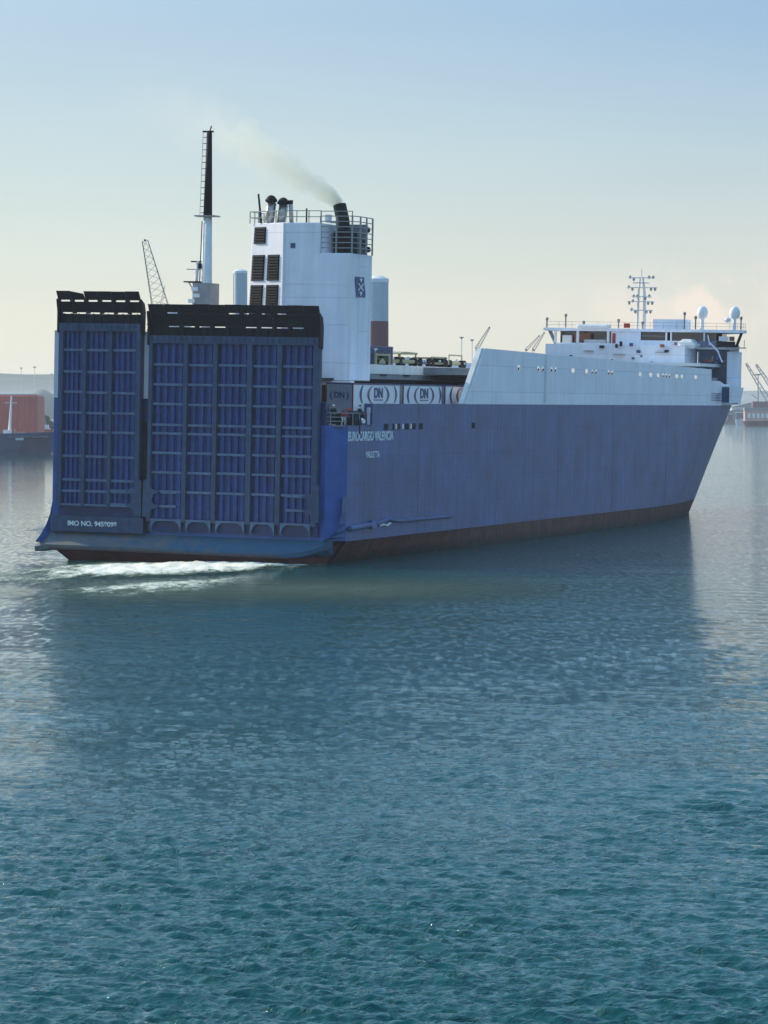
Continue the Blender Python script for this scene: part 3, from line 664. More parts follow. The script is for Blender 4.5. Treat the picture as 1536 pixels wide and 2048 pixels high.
for x, y, zt, r, cap in ((18.0,.55,33.0,.46,1),(18.3,-.55,32.8,.44,1)):
    MB().tube([(x,y+.25,30.9),(x,y,zt)], r, 14).build('exhaust_pipe', M['stain'], fun, smooth=True)
    MB().lathe([(.30,-.05),(.56,.05),(.58,.22),(.34,.55),(.12,.66)], (x-.15,y,zt), 14).build('exhaust_cowl', M['black'], fun, smooth=True)
MB().tube([(18,-1.5,30.9),(18,-1.35,33.0)], [.2,.2], 10).build('exhaust_pipe', M['stain'], fun, smooth=True)
MB().lathe([(.22,0),(.24,.35)], (18,-1.35,32.85), 10).build('exhaust_cowl', M['black'], fun)
MB().tube([(16.6,1.0,30.9),(16.6,1.35,33.7)], [.11,.09], 8).build('exhaust_pipe', M['black'], fun)
MB().tube([(15.6,-3.9,30.9),(15.6,-3.9,32.3)], .08, 6).build('light_pole', M['black'], fun)

# ------------------------------------------------------------------ port-side aft wall, recess and upper decks
bx('aft_house', M['white2'], ship, 0.02, 6, 4.4, 14.25, 14.41, 20.4)
bx('winch_frame', M['orange'], ship, .2, .6, 4.75, 4.9, 20.4, 21.2)
for a in ((4.6,20.4,5.3,21.1),(5.3,20.5,4.7,21.2),(4.95,20.4,5.0,21.5)):
    MB().tube([(.3,a[0],a[1]),(.3,a[2],a[3])], .06, 5).build('winch_bar', M['rorange'], ship)
bx('port_tower', M['white2'], ship, 4, 8, 4.3, 5.5, 20.4, 22.6)
bx('upper_deck', M['cream'], ship, 22.0, 54, -8.0, 13.6, 17.12, 18.0)
bx('deck_girder', M['grey'], ship, 22.1, 53.8, -7.9, -7.6, 16.62, 17.115)
for x in (25.5, 32.2, 40.8, 49.5): bx('girder_bracket', M['dark'], ship, x, x+1.7, -8.02, -7.91, 16.95, 17.10)
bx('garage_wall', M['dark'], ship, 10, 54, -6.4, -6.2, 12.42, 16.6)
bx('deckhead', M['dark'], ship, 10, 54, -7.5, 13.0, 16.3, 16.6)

# tall stern mast
mast = empty('stern_mast'); mast.parent = ship
MB().tube([(12,4.52,16.5),(12,4.52,23.6),(12,4.52,31.4)], [.58,.55,.40], 12).build('mast_pole', M['cream'], mast, smooth=True)
MB().tube([(12,4.52,31.4),(12,4.50,39.2)], [.42,.25], 12).build('mast_top', M['black'], mast, smooth=True)
bx('mast_platform', M['steel'], mast, 11.3, 12.7, 3.55, 5.6, 31.30, 31.42)
bx('mast_crosstree', M['black'], mast, 11.9, 12.1, 4.1, 5.15, 39.1, 39.25)
MB().tube([(12,4.45,39.2),(12,4.3,39.7)], .06, 6).build('masthead_light', M['black'], mast)
for z in (24.9, 25.0): pass
bx('radar_platform', M['dark'], mast, 11.2, 12.8, 4.9, 6.5, 25.2, 25.32)
MB().tube([(12,6.3,25.2),(12,5.0,23.2)], .07, 5).tube([(12,5.9,25.2),(12,5.0,22.9)], .07, 5).build('platform_brace', M['lite'], mast)
MB().tube([(12,5.55,25.3),(12,5.4,27.2)], .17, 8).build('radar_pillar', M['lite'], mast)
bx('radar_scanner', M['black'], mast, 11.9, 12.1, 4.95, 6.1, 27.1, 27.22)
bx('radar_scanner', M['steel'], mast, 11.9, 12.1, 5.2, 6.5, 26.4, 26.48)
MB().box(11.7,12.3,4.95,5.25,26.5,27.0).build('mast_light', M['black'], mast)
bx('mast_base', M['steel'], mast, 10.9, 13.1, 3.7, 5.45, 22.4, 25.15)
for z, y in ((24.6,5.2),(24.0,5.0),(23.5,5.5)): bx('mast_locker', M['lite'], mast, 10.7, 10.88, y-.35, y+.3, z-.2, z+.15)
MB().tube([(11.6,5.05,25.3),(11.7,4.95,30.9)], .05, 4).build('ladder_rail', M['black'], mast)
MB().tube([(11.6,5.15,31.4),(11.6,4.95,39.1)], .022, 4).build('ladder_rail', M['steel'], mast)
for k in range(13):
    z = 31.7 + k*.58; y = 4.95 - .15*k/13
    MB().tube([(11.8,4.5,z),(11.65,y+.17,z-.05)], .04, 4).build('ladder_rung', M['black'], mast)
for k in range(5): MB().lathe([(.07,0),(.07,.12)], (11.57+.01*k,4.45,27.6+.72*k), 6).build('mast_fitting', M['lite'], mast)

# ------------------------------------------------------------------ white upper hull
def top_z(x): return 19.9 - (x-39.75)*(19.9-18.95)/(134-39.75)
m = MB()
for sgn in (-1, 1):
    xsb = [34.2, 36.3, 39.75] + list(np.linspace(46, 134, 16)) + [134.05]
    b0 = len(m.v)
    for x in xsb:
        zt = 14.4 + (x-34.2)/(39.75-34.2)*(19.9-14.4) if x < 39.75 else top_z(x)
        if x > 134.02: zt = 17.5
        for yo in (0, -.25): m.v += [(x, sgn*(half(x,14.4)+yo+.02), 14.362), (x, sgn*(half(x,14.4)+yo+.02), zt)]
    for i in range(len(xsb)-1):
        a = b0+4*i; c = a+4
        m.f += [(a,c,c+1,a+1),(a+1,c+1,c+3,a+3),(a+3,c+3,c+2,a+2)]
    m.f.append((b0,b0+1,b0+3,b0+2))
m.build('upper_hull', M['white'], ship)
m = MB()
for sgn in (-1, 1):
    xsb = list(np.linspace(134.05, 186, 30)); b0 = len(m.v)
    for x in xsb:
        zt = 17.5 if x < 140 else (17.5 - (x-140)*.12 if x < 143 else 17.1)
        f = 1.0; m.v += [(x, sgn*(half(x,14.4)+.02), 14.362), (x, sgn*(half(x,14.4)+.02), zt)]
    for i in range(len(xsb)-1): a = b0+2*i; m.f.append((a,a+2,a+3,a+1))
fb = m.build('forward_bulwark', M['white'], ship); sm_ = fb.modifiers.new('solid','SOLIDIFY'); sm_.thickness = .15
# lit rim strip and stanchion at the raked aft end
MB().hexa([(33.4,-13.7,14.4),(34.15,-13.7,14.4),(34.15,-13.2,14.4),(33.4,-13.2,14.4)], [(39.0,-13.7,19.9),(39.72,-13.7,19.9),(39.72,-13.2,19.9),(39.0,-13.2,19.9)]).build('rim_strip', M['cream'], ship)
MB().tube([(60.5,-13.95,19.7),(60.5,-13.95,14.6)], .16, 6).build('drain_pipe', M['lite'], ship)
# openings along the white side
for x, w, k in ((50.9,1.3,2),(57.9,1.3,2),(59.6,1.3,1),(62.7,.9,1),(64.2,.9,1),(70.8,1.8,0),(76.1,1.6,0),(78.4,.8,1),(79.9,.8,1),(85.2,1.0,1),(86.6,1.0,1),(98.7,1.5,0),(103.5,1.9,0),(106.9,1.6,0),(109.3,1.2,1),(110.8,1.2,1),(112.3,1.0,1),(115.8,2.0,0),(118.3,1.5,0),(125.2,1.9,0)):
    z = 18.12 - (x-50)*.0035
    m = MB(); n = 10
    ringo = [(x+w*.40*cos(2*pi*i/n), z+.27*sin(2*pi*i/n)) for i in range(n)]
    h_ = half(x,14.4)+.02
    if k in (0, 1, 2): m.prism(ringo, 'y', -h_-.05, -h_-.005).build('porthole', M['port'], ship, label='bright round porthole')
    if k in (1, 2):
        m = MB(); m.prism([(a*.35+x*.65, c*.5+z*.5-.08) for a, c in ringo], 'y', -h_-.09, -h_-.052).build('porthole', M['black'], ship)
# vent grille lines forward
for k in range(4): bx('vent_slot', M['hull'], ship, 132.6, 140.0, -half(136,14.4)-.09, -half(136,14.4)+.2, 15.0+k*.28, 15.1+k*.28)
# sponson
hb_ = half(144,14.4)
MB().hexa([(141.5,-hb_+1,14.5),(148.5,-hb_+1,14.6),(147.8,-hb_-1.25,14.9),(141.5,-hb_-1.25,14.6)],
          [(141.5,-hb_+1,17.0),(149.5,-hb_+1,17.1),(149.0,-hb_-1.35,16.7),(141.5,-hb_-1.35,16.9)]).build('sponson', M['white'], ship)
bx('sponson_shutter', M['rib'], ship, 141.42, 141.49, -hb_-1.2, -hb_+.25, 14.75, 16.75)
# side fittings: scuppers, fairleads, rubbing bar with its cable
fl = [(10.9,.9),(12.9,.35),(14.2,.8),(16.6,1.0),(18.6,.8),(20.6,.9),(36.5,.9)]
for x, w in fl: bx('fairlead', M['dark'], ship, x-w/2, x+w/2, -13.86, -13.79, 12.0, 12.55)
for x in (13.5, 15.4, 17.6): bx('fairlead_roller', M['lite'], ship, x-.16, x+.16, -13.9, -13.80, 12.05, 12.5)
for x in (20.2,44.5,66,88,112): bx('hull_weld', M['hull'], ship, x-.06, x+.06, -13.815, -13.797, 2.4, 14.3)
MB().tube([(1.4,-14.0,3.35),(6.8,-14.0,3.52)], .24, 8).build('rubbing_bar', M['hull'], ship)
MB().lathe([(.3,-.1),(.34,.1)], (1.2,-14.0,3.35), 8).build('bar_end', M['ledge'], ship)
bx('pipe_bracket', M['hullb'], ship, 6.9, 8.2, -14.1, -13.8, 3.2, 3.9)
MB().tube([(8.3,-13.98,3.55),(10.2,-13.98,3.75),(11.6,-13.98,3.9),(13.2,-13.98,3.72),(15.5,-13.98,3.62),(30,-13.98,3.6)], .17, 6).build('rubbing_bar', M['hull'], ship)
MB().tube([(9.4,-13.95,3.35),(10.4,-13.95,3.42),(11.2,-13.95,3.3),(12.2,-13.95,3.5)], .11, 6).build('hull_cable', M['letter'], ship)


# ------------------------------------------------------------------ superstructure and bridge
br = empty('bridge_house'); br.parent = ship
hs = bx('house_wall', M['white'], br, 145, 166, -7.4, 11.6, 17.9, 22.05)
MB().prism([(151,-7.41),(151,-13.2),(152.5,-12.9),(156,-11.6),(161,-9.8),(166,-8.0),(166,-7.41)], 'z', 15.2, 22.3).build('house_wall', M['white'], br)
bx('wing_column', M['white2'], br, 149.4, 150.98, -13.6, -12.0, 14.5, 21.4)
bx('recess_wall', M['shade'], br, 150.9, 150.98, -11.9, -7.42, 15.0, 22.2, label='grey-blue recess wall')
bx('platform', M['lite'], br, 139.5, 150.9, -10.8, -.5, 19.35, 19.75)
MB().tube([(140,-10.4,19.75),(140,-10.4,21.2)], .07, 5).build('stanchion', M['lite'], br)
# bridge deck
MB().hexa([(149,-13.0,21.7),(153,-12.2,21.7),(153,11.2,21.7),(149,11.2,21.7)],
          [(149,-14.2,22.0),(153,-13.0,22.0),(153,12.2,22.0),(149,12.2,22.0)]).build('bridge_floor', M['white2'], br)
MB().prism([(150.5,-11.0),(154,-10.8),(159,-8),(159,7),(154,11),(150.5,11.2)], 'z', 22.31, 23.87).build('wheelhouse', M['glass'], br)
MB().prism([(148.2,-14.5),(150.5,-14.3),(155,-12.2),(161,-9),(161,8),(155,12),(150,12.9),(148.2,12.9)], 'z', 23.88, 24.25).build('bridge_roof', M['white2'], br)
bx('roof_canopy', M['lite'], br, 147.2, 149, 3.7, 8.1, 24.26, 24.75, bevel=.2)
# aft face of the bridge: panels between the windows
bx('bulwark_panel', M['white2'], br, 148.6, 148.9, -7.2, -.3, 21.9, 22.75)
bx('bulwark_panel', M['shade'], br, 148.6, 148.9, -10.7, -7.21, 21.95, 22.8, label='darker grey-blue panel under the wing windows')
bx('bulwark_panel', M['white2'], br, 148.55, 148.85, -.29, 3.6, 22.0, 23.87)
bx('bulwark_panel', M['white2'], br, 148.6, 148.9, 3.61, 11.3, 21.2, 22.3)
for y in (4.0, 8.2, 11.3): bx('window_post', M['lite'], br, 148.4, 148.7, y-.16, y+.16, 22.3, 23.87)
for y in (-.35, -3.95, -4.6, -9.1): bx('window_post', M['white2'], br, 148.4, 148.7, y-.1, y+.1, 22.75, 23.87)
for a, c in ((-3.8,-.5),(-8.9,-4.7),(-10.6,-9.2)): bx('window', M['glass'], br, 148.75, 148.85, a, c, 22.77, 23.85)
bx('window_rail', M['steel'], br, 148.70, 148.74, -3.8, -.5, 23.3, 23.36)
# open starboard wing with big windows
MB().prism([(-14.2,23.87),(-13.5,21.95),(-13.15,21.95),(-13.85,23.87)], 'x', 148.6, 148.9).build('wing_frame', M['black'], br)
bx('wing_panel', M['black'], br, 148.6, 148.85, -13.2, -10.75, 22.0, 22.75)
bx('window_pane', M['lite'], br, 148.7, 148.8, -12.3, -11.0, 22.8, 23.4, label='wing window with its bright reflection painted white')  # bright reflection painted as a plain white pane
bx('window_pane', M['glass'], br, 148.7, 148.8, -13.1, -12.4, 22.8, 23.4)
bx('wing_step', M['steel'], br, 148.3, 149.2, -14.6, -12.0, 21.85, 21.98)
MB().tube([(148.4,-14.5,21.95),(148.4,-14.5,23.0)], .05, 4).build('stanchion', M['steel'], br)
MB().prism([(12.4,23.87),(11.4,21.95),(11.1,21.95),(11.9,23.87)], 'x', 148.6, 148.9).build('wing_frame', M['crane'], br)
# things seen through the open port wing
bx('bench', M['lite'], br, 149.5, 150.5, 4.6, 7.6, 22.1, 22.75); bx('locker', M['rorange'], br, 149.6, 150.2, 6.8, 9.0, 22.4, 23.6)
bx('door', M['red'], br, 148.40, 148.54, 3.0, 3.4, 22.3, 23.6); bx('locker', M['lite'], br, 149.4, 150, 9.3, 10.6, 22.1, 23.3)
MB().tube([(148.3,9.9,19.6),(148.3,9.0,21.8)], .22, 6).build('chute', M['lite'], br); MB().tube([(148,11.2,19.2),(148,10.4,20.6)], .12, 6).build('chute_rail', M['orange'], br)
# clutter of lamps, lockers and cable boxes on the aft wall
for y, z, w, h_, mm_ in ((9.6,20.2,.35,.6,'rib'),(8.9,20.1,.2,.25,'black'),(8.0,20.5,.3,.25,'navy'),(7.4,20.1,.25,.3,'navy'),(6.7,19.9,.22,.25,'black'),
                      (3.8,21.75,.55,.35,'black'),(2.4,20.0,.2,.22,'black'),(1.8,21.9,.25,.5,'black'),(1.2,22.2,.3,.6,'black'),(-.2,22.1,.4,.4,'navy'),
                      (.9,19.5,.2,.35,'rib'),(-.5,20.3,.3,.25,'rib'),(-1.6,20.6,.2,.2,'rib'),(-1.2,21.2,.45,.35,'rib'),(-3.0,19.8,.2,.25,'steel'),(-5.0,21.3,.5,.3,'black'),(-4.4,22.0,.5,.4,'rorange'),(-6.2,22.3,.35,.35,'rorange'),(5.6,21.2,1.3,.08,'steel'),(1.5,20.8,1.6,.06,'steel'),(-4.2,21.1,1.5,.06,'steel')):
    bx('wall_fitting', M[mm_], br, 144.6, 144.97, y-w/2, y+w/2, z-h_/2, z+h_/2)
# machinery in the recess
for k in range(26):
    y = random.uniform(-11.8,-8.0); z = random.uniform(15.5,20.8); w = random.uniform(.2,.6); h_ = random.uniform(.2,.7)
    x = random.uniform(148.9,150.3)
    if 19.2 < z < 19.9: z += .8
    bx('deck_machinery', random.choice([M['rorange'],M['rorange'],M['hull'],M['steel'],M['dark']] if z > 19.8 else [M['hull'],M['steel'],M['dark'],M['dark'],M['white2']]), br, x, x+.5, y-w/2, y+w/2, z-h_/2, z+h_/2)
MB().tube([(148.5,-11.6,20.0),(148.5,-11.0,21.4),(148.5,-9.8,22.6)], .12, 5).tube([(148.4,-9.9,22.2),(148.4,-9.6,23.5)], .10, 5).build('davit_arm', M['white2'], br)
# roof details
railing('roof_railing', [(148.4,12.6),(148.4,-14.3),(151,-14.0),(155,-12.0)], 24.25, .85, 2, br, M['crane'], .022, 1.8)
bx('roof_house', M['white2'], br, 150, 153, -6.1, -1.7, 24.26, 25.6)
for y, z, h_ in ((12.6,24.3,1.0),(10.0,24.3,1.5),(2.7,24.3,.9),(-6.3,24.3,1.9),(-7.8,24.3,1.4),(-13.9,24.3,1.4),(7.5,24.3,.6),(-.6,24.3,.6)):
    MB().tube([(148.8,y,z),(148.8,y,z+h_)], .10, 6).lathe([(.10,0),(.2,.1),(.2,.35),(.08,.45)], (148.8,y,z+h_-.1), 8).build('lamp_post', M['crane'], br)
for y in (-8.4, -12.75):
    rd = empty('radome'); rd.parent = br; rd['label'] = 'white satellite dome on a pedestal'
    MB().tube([(150,y,24.2),(150,y,26.0)], [.26,.22], 8).build('pedestal', M['lite'], rd)
    MB().lathe([(.2,0),(.58,.25),(.72,.75),(.70,1.15),(.5,1.55),(.2,1.72)], (150,y,25.65), 16).build('dome', M['lite'], rd, smooth=True)
MB().lathe([(.1,0),(.42,.2),(.42,.5),(.15,.7)], (149.2,-12.0,25.2), 10).build('small_dome', M['lite'], br, smooth=True)
bm_ = empty('signal_mast'); bm_.parent = br
for y, r in ((.45,.20),(-.55,.26)): MB().tube([(150,y,24.2),(150,y*.8,29.0),(150,y*.35,31.2)], [r,r*.7,r*.4], 8).build('mast_leg', M['cream'], bm_)
for z, a, c, tn in ((26.75,-1.55,1.45,.14),(27.9,-1.75,1.8,.10),(28.55,-1.35,1.2,.12),(29.75,-2.1,1.9,.12),(31.05,-1.8,1.75,.12)):
    bx('yard', M['cream'], bm_, 149.7, 150.3, a, c, z-tn/2, z+tn/2)
    for y in (a+.2, a+.75, c-.7, c-.2):
        MB().lathe([(.06,-.35),(.17,-.2),(.17,0),(.05,.12)], (149.9,y,z+random.choice([-.1,.2])), 6).build('signal_lamp', M['steel'], bm_)
MB().tube([(150,0,31.2),(150,0,32.2)], .05, 5).build('mast_tip', M['silow'], bm_)
bx('radar_scanner', M['silow'], bm_, 149.6, 149.8, -1.1, 1.1, 30.3, 30.42)
flg = bx('signal_flag', M['red'], br, 148.0, 148.04, .9, 1.75, 24.35, 24.95)

# ------------------------------------------------------------------ things on the ship
rescue = on_ship('lifeboat', 147.3, -7.2, 21.7)
tag(rescue, 'small white lifeboat hanging under the bridge windows on the starboard side', 'lifeboat')
MB().hexa([(-1.2,-1.15,0),(1.2,-1.15,0),(1.2,.7,0),(-1.2,.7,0)], [(-1.7,-1.5,.7),(1.7,-1.5,.7),(1.7,1.1,.7),(-1.7,1.1,.7)]).build('hull', M['lite'], rescue, bevel=.2)
MB().hexa([(-1.5,-1.1,.72),(1.5,-1.1,.72),(1.5,1.0,.72),(-1.5,1.0,.72)], [(-.9,-.7,1.25),(.9,-.7,1.25),(.9,.5,1.25),(-.9,.5,1.25)]).build('canopy', M['cream'], rescue, bevel=.12)

def trailer(x0, x1, label, grp='white refrigerated trailers on the stern deck'):
    L_ = x1 - x0; o = on_ship('trailer', x0, -12.0, 12.42); tag(o, label, 'trailer', grp)
    bx('body', M['trail'], o, .06, L_, 0, 2.6, 1.15, 3.70, bevel=.03)
    bx('roof_rail', M['logo'], o, .04, L_+.01, -.03, .05, 3.62, 3.76)
    bx('roof_rail', M['logo'], o, 0, .05, -.03, 2.63, 3.62, 3.78)
    for s_ in (0, 1): bx('door', M['tdoor'], o, -.02, .055, .06+1.25*s_, 1.29+1.25*s_, 1.0, 3.6)
    bx('door_post', M['tframe'], o, -.05, .05, -.02, .09, .9, 3.62); bx('door_post', M['tframe'], o, -.05, .05, 2.5, 2.62, .9, 3.62)
    for s_ in (.55,.95,1.65,2.05): MB().tube([(-.05,s_,1.1),(-.05,s_,3.5)], .02, 4).build('lock_rod', M['steel'], o)
    bx('corner_marker', M['orange'], o, -.12, -.03, .02, .30, .72, 1.5); bx('corner_marker', M['orange'], o, -.12, -.03, 2.3, 2.58, .72, 1.5)  # orange blocks paint in the glow of the corner marker lights
    bx('chassis', M['dark'], o, .2, L_-.2, .4, 2.2, .8, 1.14)
    for k in range(3):
        for y in (.35, 2.25):
            w_ = MB(); pr = [(.0,-.15),(.5,-.15),(.5,.15),(.0,.15)]
            w_.prism([(1.6+1.3*k+.5*cos(2*pi*i/14), .5+.5*sin(2*pi*i/14)) for i in range(14)], 'y', y-.18, y+.18).build('wheel', M['black'], o)
    # side logo: DN between curved brackets
    def arc(xc, rx, rz, a0, a1, w, mt, zc=2.72):
        m = MB(); n = 14
        for i in range(n+1):
            t_ = a0+(a1-a0)*i/n; ww = w*(.35+.65*sin(pi*i/n)); sg_ = 1 if cos(t_) > 0 else -1
            xo, zo = xc+rx*cos(t_), zc+rz*sin(t_)
            m.v += [(xo,-.04,zo),(xo-sg_*ww,-.04,zo),(xo,-.012,zo),(xo-sg_*ww,-.012,zo)]
        for i in range(n):
            a = 4*i; m.f += [(a,a+4,a+5,a+1),(a+2,a+6,a+4,a),(a+1,a+5,a+7,a+3)]
        m.build('logo_arc', mt, o)
    xc = L_*.53
    arc(xc-.35, 2.6, .92, pi-1.05, pi+1.05, .48, M['logor']); arc(xc+.35, 2.6, .92, -1.05, 1.05, .48, M['logor'])
    arc(xc+.4, 5.4, 1.6, pi-.55, pi+.5, .50, M['logo'], 2.74); arc(xc-.1, 5.2, 1.6, -.5, .55, .42, M['logor'], 2.74)
    text('DN', o, M['logo'], (xc, -.03, 2.86), 1.25, (1,0,0), bold=.045, width=2.3)
    bx('logo_underline', M['logo'], o, xc-1.2, xc+1.2, -.04, -.005, 2.22, 2.3)
    text('( DN )', o, M['logo'], (-.05, 1.3, 2.65), .75, (0,-1,0), bold=.02, width=1.8)
    return o
trailer(7.0, 19.6, 'aftmost white trailer with grey rear doors and orange corner markers')
trailer(20.7, 31.9, 'white trailer in the middle of the row of three, behind the aftmost one')
trailer(33.0, 45.0, 'foremost white trailer partly hidden by the raked white side of the hull')

# vehicles and gear on the upper deck
def deck_cab(x, y, z, L_, H_, mb, mc, label, roof=True, peaked=False, hoop=False):
    o = on_ship('deck_tractor', x, y, z); tag(o, label, 'tractor', 'work vehicles parked on the upper deck')
    bx('body', mb, o, 0, L_, 0, 2.0, .25, H_*.48, bevel=.08)
    for k, xx in enumerate((.5, L_-.5)):
        for yy in (-.05, 1.75): MB().prism([(xx+.38*cos(2*pi*i/12), .38+.38*sin(2*pi*i/12)) for i in range(12)], 'y', yy, yy+.3).build('wheel', M['black'], o)
    if roof:
        for xx in (L_*.08, L_*.92):
            for yy in (.08, 1.85): bx('cab_post', mc, o, xx-.07, xx+.07, yy-.06, yy+.06, H_*.47, H_*.92)
        bx('seat', M['black'], o, L_*.35, L_*.6, .7, 1.2, H_*.48, H_*.7)
        if peaked: MB().prism([(0,H_*.92),(L_*.12,H_*1.02),(L_*.35,H_*1.10),(L_*.98,H_*1.05),(L_,H_*.9)], 'y', 0, 2.0).build('cab_roof', mb, o)
        else: bx('cab_roof', mc, o, 0, L_, 0, 2.0, H_*.92, H_*.99)
    if hoop: MB().tube([(L_*.05,.1,H_*.4),(L_*.05,.1,H_),(L_*.95,.1,H_),(L_*.95,.1,H_*.4)], .08, 6).build('roll_hoop', mc, o)
    MB().lathe([(.02,-.1),(.14,-.05),(.14,.08),(.02,.12)], (L_*.45,-.08,H_*.62), 8).build('lamp', M['lite'], o)
    return o
deck_cab(31.8,-7.6,18.0,5.6,1.25,M['olive'],M['olive'],'peaked olive cab vehicle right of the blue container on the upper deck',peaked=True)
deck_cab(37.9,-7.6,18.0,3.4,.85,M['crane'],M['black'],'low grey vehicle between two olive ones on the upper deck')
deck_cab(41.6,-7.6,18.0,5.2,.95,M['olive'],M['olive'],'olive vehicle under a thin pale hoop frame on the upper deck',hoop=True)
deck_cab(51.2,-7.6,18.0,1.6,.7,M['yellow'],M['yellow'],'small cream vehicle nearest the raked white hull side on the upper deck')
deck_cab(47.2,-7.6,18.0,4.6,1.25,M['yellow'],M['yellow'],'pale yellow vehicle with a tall roll hoop on the upper deck',roof=False,hoop=True)
tk = on_ship('winch_drum', 45.9, -7.0, 18.0); tag(tk, 'round dark drum between the olive and pale yellow vehicles on the upper deck', 'drum')
MB().prism([(.6*cos(2*pi*i/14)*1.0, .5+.5*sin(2*pi*i/14)) for i in range(14)], 'y', -.6, .9).build('drum', M['cloth'], tk)
bx('drum_cradle', M['black'], tk, -.7, .7, -.6, .9, 0, .25)
bc = on_ship('container', 22.4, -7.7, 18.0); tag(bc, 'dark blue container with a pale mark, on the upper deck beside the funnel', 'container')
bx('body', M['cblue'], bc, 0, 7.3, 0, 2.5, .02, 1.78)
for k in range(14): bx('corrugation', M['cblue'], bc, .25+k*.5, .45+k*.5, -.05, -.001, .15, 1.68)
bx('door', M['cblue'], bc, -.05, -.001, .1, 2.4, .1, 1.7)
MB().prism([(1.4,1.45),(2.0,1.38),(1.7,1.1),(2.4,1.42),(2.9,1.5),(2.2,1.55)], 'y', -.09, -.055).build('logo', M['letter'], bc)
yk = on_ship('deck_machine', 24.0, -7.95, 18.0); tag(yk, 'yellow-green machine frame standing in front of the blue container', 'machine')
for xx in (0, 3.8): bx('frame_post', M['olive'], yk, xx, xx+.5, 0, .2, 0, 1.1)
bx('frame_beam', M['olive'], yk, .5, 3.8, 0, .18, .85, 1.05); MB().tube([(.6,.1,.1),(2.0,.1,.8),(3.6,.1,.15)], .12, 5).build('frame_brace', M['black'], yk)
bx('engine', M['olive'], yk, 1.2, 3.0, .02, .2, .1, .6)
# gas tank frame near the raked end
# mooring deck ---------------------------------------------------------
railing('mooring_rail', [(.3,-9.2),(.3,-12.4),(1.0,-13.6)], 12.42, 1.1, 3, ship, M['steel'], .05, 1.4)
railing('mooring_rail', [(1.0,-13.6),(4.4,-13.6)], 12.42, 1.1, 1, ship, M['steel'], .05, 1.6)
wn = on_ship('mooring_winch', 3.9, -12.8, 12.42); tag(wn, 'dark mooring winch on the aft corner deck beside the bulwark', 'winch')
MB().prism([(.55*cos(2*pi*i/12), .75+.55*sin(2*pi*i/12)) for i in range(12)], 'y', -.7, .6).build('drum', M['cloth'], wn)
bx('winch_bed', M['black'], wn, -.9, 1.3, -.75, .9, 0, .35); bx('gearbox', M['crane'], wn, .5, 1.2, -.4, .4, .2, 1.0)
MB().tube([(.2,-.9,.4),(-.5,-1.2,.2),(-.9,-1.35,-.7)], .10, 6).build('mooring_rope', M['cloth'], wn)
MB().lathe([(.1,0),(.4,.1),(.38,.4),(.1,.55)], (2.0,-.4,.1), 10).build('float', M['lite'], wn)
vp = on_ship('bollard', 6.9, -13.55, 12.42); tag(vp, 'pale rounded post standing at the aft end of the blue bulwark', 'bollard')
MB().lathe([(.13,0),(.13,1.0),(.17,1.1),(.17,1.5),(.1,1.6)], (0,0,0), 10).build('post', M['silow'], vp); bx('foot_plate', M['grey'], vp, -.5, .5, -.45, .45, .0, .06)

